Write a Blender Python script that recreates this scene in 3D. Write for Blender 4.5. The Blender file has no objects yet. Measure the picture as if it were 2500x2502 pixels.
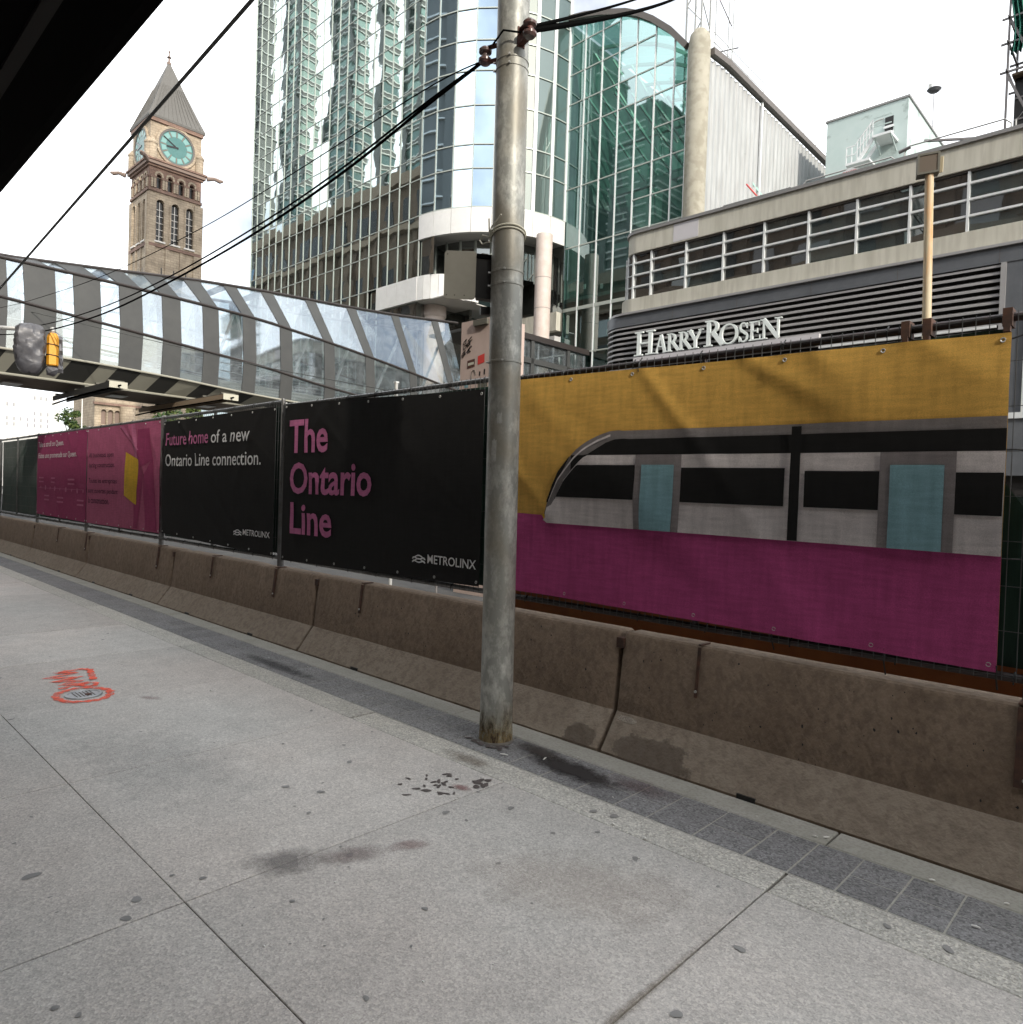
import bpy, bmesh, math, random
from mathutils import Vector, Matrix, noise
from mathutils.geometry import tessellate_polygon
random.seed(7)
sc = bpy.context.scene
COL = sc.collection
rad = math.radians

# ------------------------------------------------------------------ camera
cam_d = bpy.data.cameras.new('camera')
cam = bpy.data.objects.new('camera', cam_d); COL.objects.link(cam)
sc.camera = cam
cam_d.sensor_fit = 'HORIZONTAL'; cam_d.sensor_width = 36.0
cam_d.lens = 36.0 * 1750.25 / 2500.0
cam_d.clip_start = 0.05; cam_d.clip_end = 3000
yaw, pitch, roll = rad(43.695), rad(-1.114), rad(1.923)
fw = Vector((-math.sin(yaw) * math.cos(pitch), math.cos(yaw) * math.cos(pitch), math.sin(pitch)))
rt = Vector((math.cos(yaw), math.sin(yaw), 0)); up = rt.cross(fw)
r2 = rt * math.cos(roll) + up * math.sin(roll)
u2 = up * math.cos(roll) - rt * math.sin(roll)
cam.matrix_world = Matrix(((r2.x, u2.x, -fw.x, 0), (r2.y, u2.y, -fw.y, 0), (r2.z, u2.z, -fw.z, 1.5), (0, 0, 0, 1)))

# ------------------------------------------------------------------ sky and sun
SUN = Vector((0.97 * math.cos(rad(28)), -0.25 * math.cos(rad(28)), math.sin(rad(28)))).normalized()
w = bpy.data.worlds.new('World'); sc.world = w; w.use_nodes = True
nt = w.node_tree; nt.nodes.clear()
wo = nt.nodes.new('ShaderNodeOutputWorld'); bg = nt.nodes.new('ShaderNodeBackground')
sky = nt.nodes.new('ShaderNodeTexSky'); sky.sky_type = 'NISHITA'; sky.sun_disc = False
sky.sun_elevation = math.asin(SUN.z); sky.sun_rotation = math.atan2(SUN.x, SUN.y)
sky.dust_density = 2.5
tc = nt.nodes.new('ShaderNodeTexCoord'); cn = nt.nodes.new('ShaderNodeTexNoise')
cn.inputs['Scale'].default_value = 2.6; cn.inputs['Detail'].default_value = 7
cr = nt.nodes.new('ShaderNodeValToRGB')
cr.color_ramp.elements[0].position = 0.38; cr.color_ramp.elements[0].color = (0.12, 0.12, 0.12, 1)
cr.color_ramp.elements[1].position = 0.56; cr.color_ramp.elements[1].color = (1, 1, 1, 1)
mx = nt.nodes.new('ShaderNodeMixRGB'); mx.inputs[2].default_value = (19.0, 19.4, 19.8, 1)
nt.links.new(tc.outputs['Generated'], cn.inputs['Vector']); nt.links.new(cn.outputs['Fac'], cr.inputs[0])
nt.links.new(cr.outputs[0], mx.inputs[0]); nt.links.new(sky.outputs[0], mx.inputs[1])
nt.links.new(mx.outputs[0], bg.inputs[0]); nt.links.new(bg.outputs[0], wo.inputs[0])
bg.inputs[1].default_value = 0.10
sd = bpy.data.lights.new('sun', 'SUN'); sd.energy = 2.6; sd.angle = rad(0.6); sd.color = (1.0, 0.93, 0.82)
so = bpy.data.objects.new('sun', sd); COL.objects.link(so)
so.rotation_euler = (-SUN).to_track_quat('-Z', 'Y').to_euler(); so.location = SUN * 200
sc.view_settings.view_transform = 'Standard'; sc.view_settings.look = 'None'
sc.view_settings.gamma = 1.0; sc.view_settings.use_curve_mapping = False
sc.view_settings.exposure = 0.43
sc.render.engine = 'CYCLES'
sc.cycles.use_denoising = True
sc.cycles.caustics_reflective = False; sc.cycles.caustics_refractive = False
sc.cycles.max_bounces = 6; sc.cycles.diffuse_bounces = 3; sc.cycles.glossy_bounces = 4; sc.cycles.transparent_max_bounces = 12
sc.cycles.use_adaptive_sampling = True; sc.cycles.adaptive_threshold = 0.02
sc.cycles.sample_clamp_indirect = 6.0

# ------------------------------------------------------------------ materials
def _mat(name):
    m = bpy.data.materials.new(name); m.use_nodes = True
    nt = m.node_tree
    return m, nt, nt.nodes['Principled BSDF'], nt.nodes['Material Output']

def M(name, c, r=0.6, metal=0.0, c2=None, ns=6.0, det=5.0, lo=0.35, hi=0.65, bump=0.0, bs=60.0, stretch=(1, 1, 1), spec=0.5, c3=None, ns3=40.0, a3=0.5, lo3=0.45, hi3=0.62):
    m, nt, bsdf, out = _mat(name)
    N, L = nt.nodes, nt.links
    bsdf.inputs['Roughness'].default_value = r
    bsdf.inputs['Metallic'].default_value = metal
    bsdf.inputs['Specular IOR Level'].default_value = spec
    bsdf.inputs['Base Color'].default_value = (*c, 1)
    if c2 or bump or c3:
        geo = N.new('ShaderNodeNewGeometry'); mp = N.new('ShaderNodeMapping')
        mp.inputs['Scale'].default_value = stretch
        L.new(geo.outputs['Position'], mp.inputs['Vector'])
    last = None
    if c2:
        n = N.new('ShaderNodeTexNoise'); n.inputs['Scale'].default_value = ns; n.inputs['Detail'].default_value = det
        n.inputs['Roughness'].default_value = 0.65
        L.new(mp.outputs[0], n.inputs['Vector'])
        ra = N.new('ShaderNodeValToRGB')
        ra.color_ramp.elements[0].position = lo; ra.color_ramp.elements[0].color = (*c, 1)
        ra.color_ramp.elements[1].position = hi; ra.color_ramp.elements[1].color = (*c2, 1)
        L.new(n.outputs['Fac'], ra.inputs[0]); last = ra.outputs[0]
    if c3:
        n3 = N.new('ShaderNodeTexNoise'); n3.inputs['Scale'].default_value = ns3; n3.inputs['Detail'].default_value = 3
        L.new(mp.outputs[0], n3.inputs['Vector'])
        mr = N.new('ShaderNodeMapRange'); mr.inputs[1].default_value = lo3; mr.inputs[2].default_value = hi3; mr.inputs[4].default_value = a3
        L.new(n3.outputs['Fac'], mr.inputs[0])
        mi = N.new('ShaderNodeMixRGB'); mi.inputs[2].default_value = (*c3, 1); mi.inputs[1].default_value = (*c, 1)
        L.new(mr.outputs[0], mi.inputs[0])
        if last: L.new(last, mi.inputs[1])
        last = mi.outputs[0]
    if last: L.new(last, bsdf.inputs['Base Color'])
    if bump:
        nb = N.new('ShaderNodeTexNoise'); nb.inputs['Scale'].default_value = bs; nb.inputs['Detail'].default_value = 4
        L.new(mp.outputs[0], nb.inputs['Vector'])
        bp = N.new('ShaderNodeBump'); bp.inputs['Strength'].default_value = bump; bp.inputs['Distance'].default_value = 0.01
        L.new(nb.outputs['Fac'], bp.inputs['Height']); L.new(bp.outputs[0], bsdf.inputs['Normal'])
    return m

def mirror_glass(name, tint, body, fac, rough=0.015, wave=0.12, wscale=0.9, wdist=0.02):
    """coated facade glass: a tinted mirror over a dark body, gently wavy"""
    m, nt, bsdf, out = _mat(name)
    N, L = nt.nodes, nt.links
    bsdf.inputs['Base Color'].default_value = (*body, 1); bsdf.inputs['Roughness'].default_value = 0.4
    gl = N.new('ShaderNodeBsdfGlossy'); gl.inputs['Color'].default_value = (*tint, 1); gl.inputs['Roughness'].default_value = rough
    ms = N.new('ShaderNodeMixShader'); ms.inputs[0].default_value = fac
    L.new(bsdf.outputs[0], ms.inputs[1]); L.new(gl.outputs[0], ms.inputs[2]); L.new(ms.outputs[0], out.inputs[0])
    geo = N.new('ShaderNodeNewGeometry'); n = N.new('ShaderNodeTexNoise'); n.inputs['Scale'].default_value = wscale; n.inputs['Detail'].default_value = 1.5
    L.new(geo.outputs['Position'], n.inputs['Vector'])
    bp = N.new('ShaderNodeBump'); bp.inputs['Strength'].default_value = wave; bp.inputs['Distance'].default_value = wdist
    L.new(n.outputs['Fac'], bp.inputs['Height']); L.new(bp.outputs[0], gl.inputs['Normal'])
    return m

def clear_glass(name, tint, refl, gl_tint=(0.9, 0.95, 1.0), rough=0.03, haze=0.0, haze_c=(0.7, 0.75, 0.8), cloud=0.0):
    m, nt, bsdf, out = _mat(name)
    N, L = nt.nodes, nt.links
    tr = N.new('ShaderNodeBsdfTransparent'); tr.inputs[0].default_value = (*tint, 1)
    gl = N.new('ShaderNodeBsdfGlossy'); gl.inputs['Color'].default_value = (*gl_tint, 1); gl.inputs['Roughness'].default_value = rough
    ms = N.new('ShaderNodeMixShader'); ms.inputs[0].default_value = refl
    L.new(tr.outputs[0], ms.inputs[1]); L.new(gl.outputs[0], ms.inputs[2])
    last = ms.outputs[0]
    if haze:
        bsdf.inputs['Base Color'].default_value = (*haze_c, 1); bsdf.inputs['Roughness'].default_value = 0.6
        m2 = N.new('ShaderNodeMixShader'); m2.inputs[0].default_value = haze
        L.new(last, m2.inputs[1]); L.new(bsdf.outputs[0], m2.inputs[2]); last = m2.outputs[0]
        if cloud:
            geo = N.new('ShaderNodeNewGeometry'); n = N.new('ShaderNodeTexNoise'); n.inputs['Scale'].default_value = 2.2; n.inputs['Detail'].default_value = 5
            n.inputs['Distortion'].default_value = 1.2
            L.new(geo.outputs['Position'], n.inputs['Vector'])
            mr = N.new('ShaderNodeMapRange'); mr.inputs[1].default_value = 0.35; mr.inputs[2].default_value = 0.7
            mr.inputs[3].default_value = haze; mr.inputs[4].default_value = haze + cloud
            L.new(n.outputs['Fac'], mr.inputs[0]); L.new(mr.outputs[0], m2.inputs[0])
    L.new(last, out.inputs[0])
    return m

def concrete_slab_mat(name, base, warm, dark, light):
    m, nt, bsdf, out = _mat(name)
    N, L = nt.nodes, nt.links
    bsdf.inputs['Roughness'].default_value = 0.8
    geo = N.new('ShaderNodeNewGeometry')
    n1 = N.new('ShaderNodeTexNoise'); n1.inputs['Scale'].default_value = 0.55; n1.inputs['Detail'].default_value = 4
    L.new(geo.outputs['Position'], n1.inputs['Vector'])
    r1 = N.new('ShaderNodeValToRGB'); r1.color_ramp.elements[0].position = 0.38; r1.color_ramp.elements[0].color = (*base, 1)
    r1.color_ramp.elements[1].position = 0.62; r1.color_ramp.elements[1].color = (*warm, 1)
    L.new(n1.outputs['Fac'], r1.inputs[0])
    n2 = N.new('ShaderNodeTexNoise'); n2.inputs['Scale'].default_value = 4.5; n2.inputs['Detail'].default_value = 6; n2.inputs['Roughness'].default_value = 0.7
    L.new(geo.outputs['Position'], n2.inputs['Vector'])
    m2 = N.new('ShaderNodeMapRange'); m2.inputs[1].default_value = 0.3; m2.inputs[2].default_value = 0.75; m2.inputs[3].default_value = 1.06; m2.inputs[4].default_value = 0.84
    L.new(n2.outputs['Fac'], m2.inputs[0])
    mu = N.new('ShaderNodeMixRGB'); mu.blend_type = 'MULTIPLY'; mu.inputs[0].default_value = 1
    L.new(r1.outputs[0], mu.inputs[1]); L.new(m2.outputs[0], mu.inputs[2])
    vo = N.new('ShaderNodeTexVoronoi'); vo.inputs['Scale'].default_value = 112
    L.new(geo.outputs['Position'], vo.inputs['Vector'])
    sep = N.new('ShaderNodeSeparateColor'); L.new(vo.outputs['Color'], sep.inputs[0])
    r3 = N.new('ShaderNodeValToRGB'); r3.color_ramp.interpolation = 'CONSTANT'
    e = r3.color_ramp.elements
    e[0].position = 0; e[0].color = (*dark, 1); e[1].position = 0.24; e[1].color = (0.5, 0.5, 0.5, 1)
    x = e.new(0.78); x.color = (*light, 1)
    L.new(sep.outputs[0], r3.inputs[0])
    ov = N.new('ShaderNodeMixRGB'); ov.blend_type = 'OVERLAY'; ov.inputs[0].default_value = 0.6
    L.new(mu.outputs[0], ov.inputs[1]); L.new(r3.outputs[0], ov.inputs[2])
    n4 = N.new('ShaderNodeTexNoise'); n4.inputs['Scale'].default_value = 170; n4.inputs['Detail'].default_value = 2
    L.new(geo.outputs['Position'], n4.inputs['Vector'])
    ov2 = N.new('ShaderNodeMixRGB'); ov2.blend_type = 'OVERLAY'; ov2.inputs[0].default_value = 0.45
    L.new(ov.outputs[0], ov2.inputs[1]); L.new(n4.outputs['Fac'], ov2.inputs[2])
    oi = N.new('ShaderNodeObjectInfo'); mo = N.new('ShaderNodeMapRange'); mo.inputs[3].default_value = 0.90; mo.inputs[4].default_value = 1.07; L.new(oi.outputs['Random'], mo.inputs[0])
    mv = N.new('ShaderNodeMixRGB'); mv.blend_type = 'MULTIPLY'; mv.inputs[0].default_value = 1; L.new(ov2.outputs[0], mv.inputs[1]); L.new(mo.outputs[0], mv.inputs[2])
    L.new(mv.outputs[0], bsdf.inputs['Base Color'])
    bp = N.new('ShaderNodeBump'); bp.inputs['Strength'].default_value = 0.25; bp.inputs['Distance'].default_value = 0.004
    L.new(vo.outputs['Distance'], bp.inputs['Height']); L.new(bp.outputs[0], bsdf.inputs['Normal'])
    return m

def stone_mat(name, a, b, mortar, bw, bh):
    """coursed stone seen from far away"""
    m, nt, bsdf, out = _mat(name); N, L = nt.nodes, nt.links
    bsdf.inputs['Roughness'].default_value = 0.85
    geo = N.new('ShaderNodeNewGeometry'); sp = N.new('ShaderNodeSeparateXYZ'); L.new(geo.outputs['Position'], sp.inputs[0])
    ad = N.new('ShaderNodeMath'); ad.operation = 'ADD'; L.new(sp.outputs[0], ad.inputs[0]); L.new(sp.outputs[1], ad.inputs[1])
    cb = N.new('ShaderNodeCombineXYZ'); L.new(ad.outputs[0], cb.inputs[0]); L.new(sp.outputs[2], cb.inputs[1])
    br = N.new('ShaderNodeTexBrick'); br.inputs['Scale'].default_value = 1.0; br.inputs['Brick Width'].default_value = bw; br.inputs['Row Height'].default_value = bh
    br.inputs['Mortar Size'].default_value = 0.05; br.inputs['Color1'].default_value = (*a, 1); br.inputs['Color2'].default_value = (*b, 1); br.inputs['Mortar'].default_value = (*mortar, 1)
    L.new(cb.outputs[0], br.inputs['Vector'])
    n = N.new('ShaderNodeTexNoise'); n.inputs['Scale'].default_value = 0.5; n.inputs['Detail'].default_value = 6; L.new(geo.outputs['Position'], n.inputs['Vector'])
    mr = N.new('ShaderNodeMapRange'); mr.inputs[1].default_value = 0.3; mr.inputs[2].default_value = 0.7; mr.inputs[3].default_value = 0.75; mr.inputs[4].default_value = 1.2
    L.new(n.outputs['Fac'], mr.inputs[0])
    mu = N.new('ShaderNodeMixRGB'); mu.blend_type = 'MULTIPLY'; mu.inputs[0].default_value = 1; L.new(br.outputs[0], mu.inputs[1]); L.new(mr.outputs[0], mu.inputs[2])
    L.new(mu.outputs[0], bsdf.inputs['Base Color'])
    bp = N.new('ShaderNodeBump'); bp.inputs['Strength'].default_value = 0.5; bp.inputs['Distance'].default_value = 0.1
    L.new(br.outputs['Fac'], bp.inputs['Height']); bp.invert = True; L.new(bp.outputs[0], bsdf.inputs['Normal'])
    return m

def cloth_mat(name, c, weave=0.13):
    """printed mesh banner: woven, matt, a little light passes through"""
    m, nt, bsdf, out = _mat(name); N, L = nt.nodes, nt.links
    bsdf.inputs['Roughness'].default_value = 0.75; bsdf.inputs['Specular IOR Level'].default_value = 0.25
    geo = N.new('ShaderNodeNewGeometry')
    mp = N.new('ShaderNodeMapping'); mp.inputs['Scale'].default_value = (9, 9, 1.2); L.new(geo.outputs['Position'], mp.inputs[0])
    n = N.new('ShaderNodeTexNoise'); n.inputs['Scale'].default_value = 3.0; n.inputs['Detail'].default_value = 6; L.new(mp.outputs[0], n.inputs['Vector'])
    mp2 = N.new('ShaderNodeMapping'); mp2.inputs['Scale'].default_value = (1.2, 9, 9); L.new(geo.outputs['Position'], mp2.inputs[0])
    nb = N.new('ShaderNodeTexNoise'); nb.inputs['Scale'].default_value = 6.0; nb.inputs['Detail'].default_value = 6; L.new(mp2.outputs[0], nb.inputs['Vector'])
    av = N.new('ShaderNodeMath'); av.operation = 'ADD'; L.new(n.outputs['Fac'], av.inputs[0]); L.new(nb.outputs['Fac'], av.inputs[1])
    mr = N.new('ShaderNodeMapRange'); mr.inputs[1].default_value = 0.7; mr.inputs[2].default_value = 1.3; mr.inputs[3].default_value = 0.84; mr.inputs[4].default_value = 1.14
    L.new(av.outputs[0], mr.inputs[0])
    n2 = N.new('ShaderNodeTexNoise'); n2.inputs['Scale'].default_value = 260; n2.inputs['Detail'].default_value = 1; L.new(geo.outputs['Position'], n2.inputs['Vector'])
    mr2 = N.new('ShaderNodeMapRange'); mr2.inputs[1].default_value = 0.3; mr2.inputs[2].default_value = 0.7; mr2.inputs[3].default_value = 1 - weave; mr2.inputs[4].default_value = 1 + weave
    L.new(n2.outputs['Fac'], mr2.inputs[0])
    mu = N.new('ShaderNodeMath'); mu.operation = 'MULTIPLY'; L.new(mr.outputs[0], mu.inputs[0]); L.new(mr2.outputs[0], mu.inputs[1])
    mc = N.new('ShaderNodeMixRGB'); mc.blend_type = 'MULTIPLY'; mc.inputs[0].default_value = 1; mc.inputs[1].default_value = (*c, 1); L.new(mu.outputs[0], mc.inputs[2])
    L.new(mc.outputs[0], bsdf.inputs['Base Color'])
    tl = N.new('ShaderNodeBsdfTranslucent'); L.new(mc.outputs[0], tl.inputs[0])
    ms = N.new('ShaderNodeMixShader'); ms.inputs[0].default_value = 0.20
    L.new(bsdf.outputs[0], ms.inputs[1]); L.new(tl.outputs[0], ms.inputs[2]); L.new(ms.outputs[0], out.inputs[0])
    bp = N.new('ShaderNodeBump'); bp.inputs['Strength'].default_value = 0.2; bp.inputs['Distance'].default_value = 0.002
    L.new(n2.outputs['Fac'], bp.inputs['Height']); L.new(bp.outputs[0], bsdf.inputs['Normal'])
    return m

def stain_mat(name, c, amount, ns=9.0, lo=0.78, hi=1.25):
    """a spill with a ragged soft edge, uses object space (unit disc)"""
    m, nt, bsdf, out = _mat(name); N, L = nt.nodes, nt.links
    bsdf.inputs['Base Color'].default_value = (*c, 1); bsdf.inputs['Roughness'].default_value = 0.6
    tcn = N.new('ShaderNodeTexCoord'); ln = N.new('ShaderNodeVectorMath'); ln.operation = 'LENGTH'; L.new(tcn.outputs['Object'], ln.inputs[0])
    geo = N.new('ShaderNodeNewGeometry'); n = N.new('ShaderNodeTexNoise'); n.inputs['Scale'].default_value = ns; n.inputs['Detail'].default_value = 7; n.inputs['Roughness'].default_value = 0.75
    L.new(geo.outputs['Position'], n.inputs['Vector'])
    inv = N.new('ShaderNodeMath'); inv.operation = 'SUBTRACT'; inv.inputs[0].default_value = 1.0; L.new(ln.outputs['Value'], inv.inputs[1])
    ad = N.new('ShaderNodeMath'); ad.operation = 'ADD'; L.new(inv.outputs[0], ad.inputs[0]); L.new(n.outputs['Fac'], ad.inputs[1])
    mr = N.new('ShaderNodeMapRange'); mr.inputs[1].default_value = lo; mr.inputs[2].default_value = hi; mr.inputs[3].default_value = 0; mr.inputs[4].default_value = amount
    L.new(ad.outputs[0], mr.inputs[0])
    edge = N.new('ShaderNodeMapRange'); edge.inputs[1].default_value = 0.0; edge.inputs[2].default_value = 0.25; L.new(inv.outputs[0], edge.inputs[0])
    mu = N.new('ShaderNodeMath'); mu.operation = 'MULTIPLY'; L.new(mr.outputs[0], mu.inputs[0]); L.new(edge.outputs[0], mu.inputs[1])
    tr = N.new('ShaderNodeBsdfTransparent'); ms = N.new('ShaderNodeMixShader')
    L.new(mu.outputs[0], ms.inputs[0]); L.new(tr.outputs[0], ms.inputs[1]); L.new(bsdf.outputs[0], ms.inputs[2]); L.new(ms.outputs[0], out.inputs[0])
    return m

def spray_mat(name, c):
    """spray paint: dense core, speckled thin spots"""
    m, nt, bsdf, out = _mat(name); N, L = nt.nodes, nt.links
    bsdf.inputs['Base Color'].default_value = (*c, 1); bsdf.inputs['Roughness'].default_value = 0.8
    geo = N.new('ShaderNodeNewGeometry'); n = N.new('ShaderNodeTexNoise'); n.inputs['Scale'].default_value = 90; n.inputs['Detail'].default_value = 5; n.inputs['Roughness'].default_value = 0.8
    L.new(geo.outputs['Position'], n.inputs['Vector'])
    n2 = N.new('ShaderNodeTexNoise'); n2.inputs['Scale'].default_value = 14; L.new(geo.outputs['Position'], n2.inputs['Vector'])
    ad = N.new('ShaderNodeMath'); ad.operation = 'ADD'; L.new(n.outputs['Fac'], ad.inputs[0]); L.new(n2.outputs['Fac'], ad.inputs[1])
    mr = N.new('ShaderNodeMapRange'); mr.inputs[1].default_value = 0.78; mr.inputs[2].default_value = 1.1; mr.inputs[3].default_value = 0.15; mr.inputs[4].default_value = 0.9
    L.new(ad.outputs[0], mr.inputs[0])
    tr = N.new('ShaderNodeBsdfTransparent'); ms = N.new('ShaderNodeMixShader'); L.new(mr.outputs[0], ms.inputs[0]); L.new(tr.outputs[0], ms.inputs[1]); L.new(bsdf.outputs[0], ms.inputs[2]); L.new(ms.outputs[0], out.inputs[0])
    return m

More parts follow.
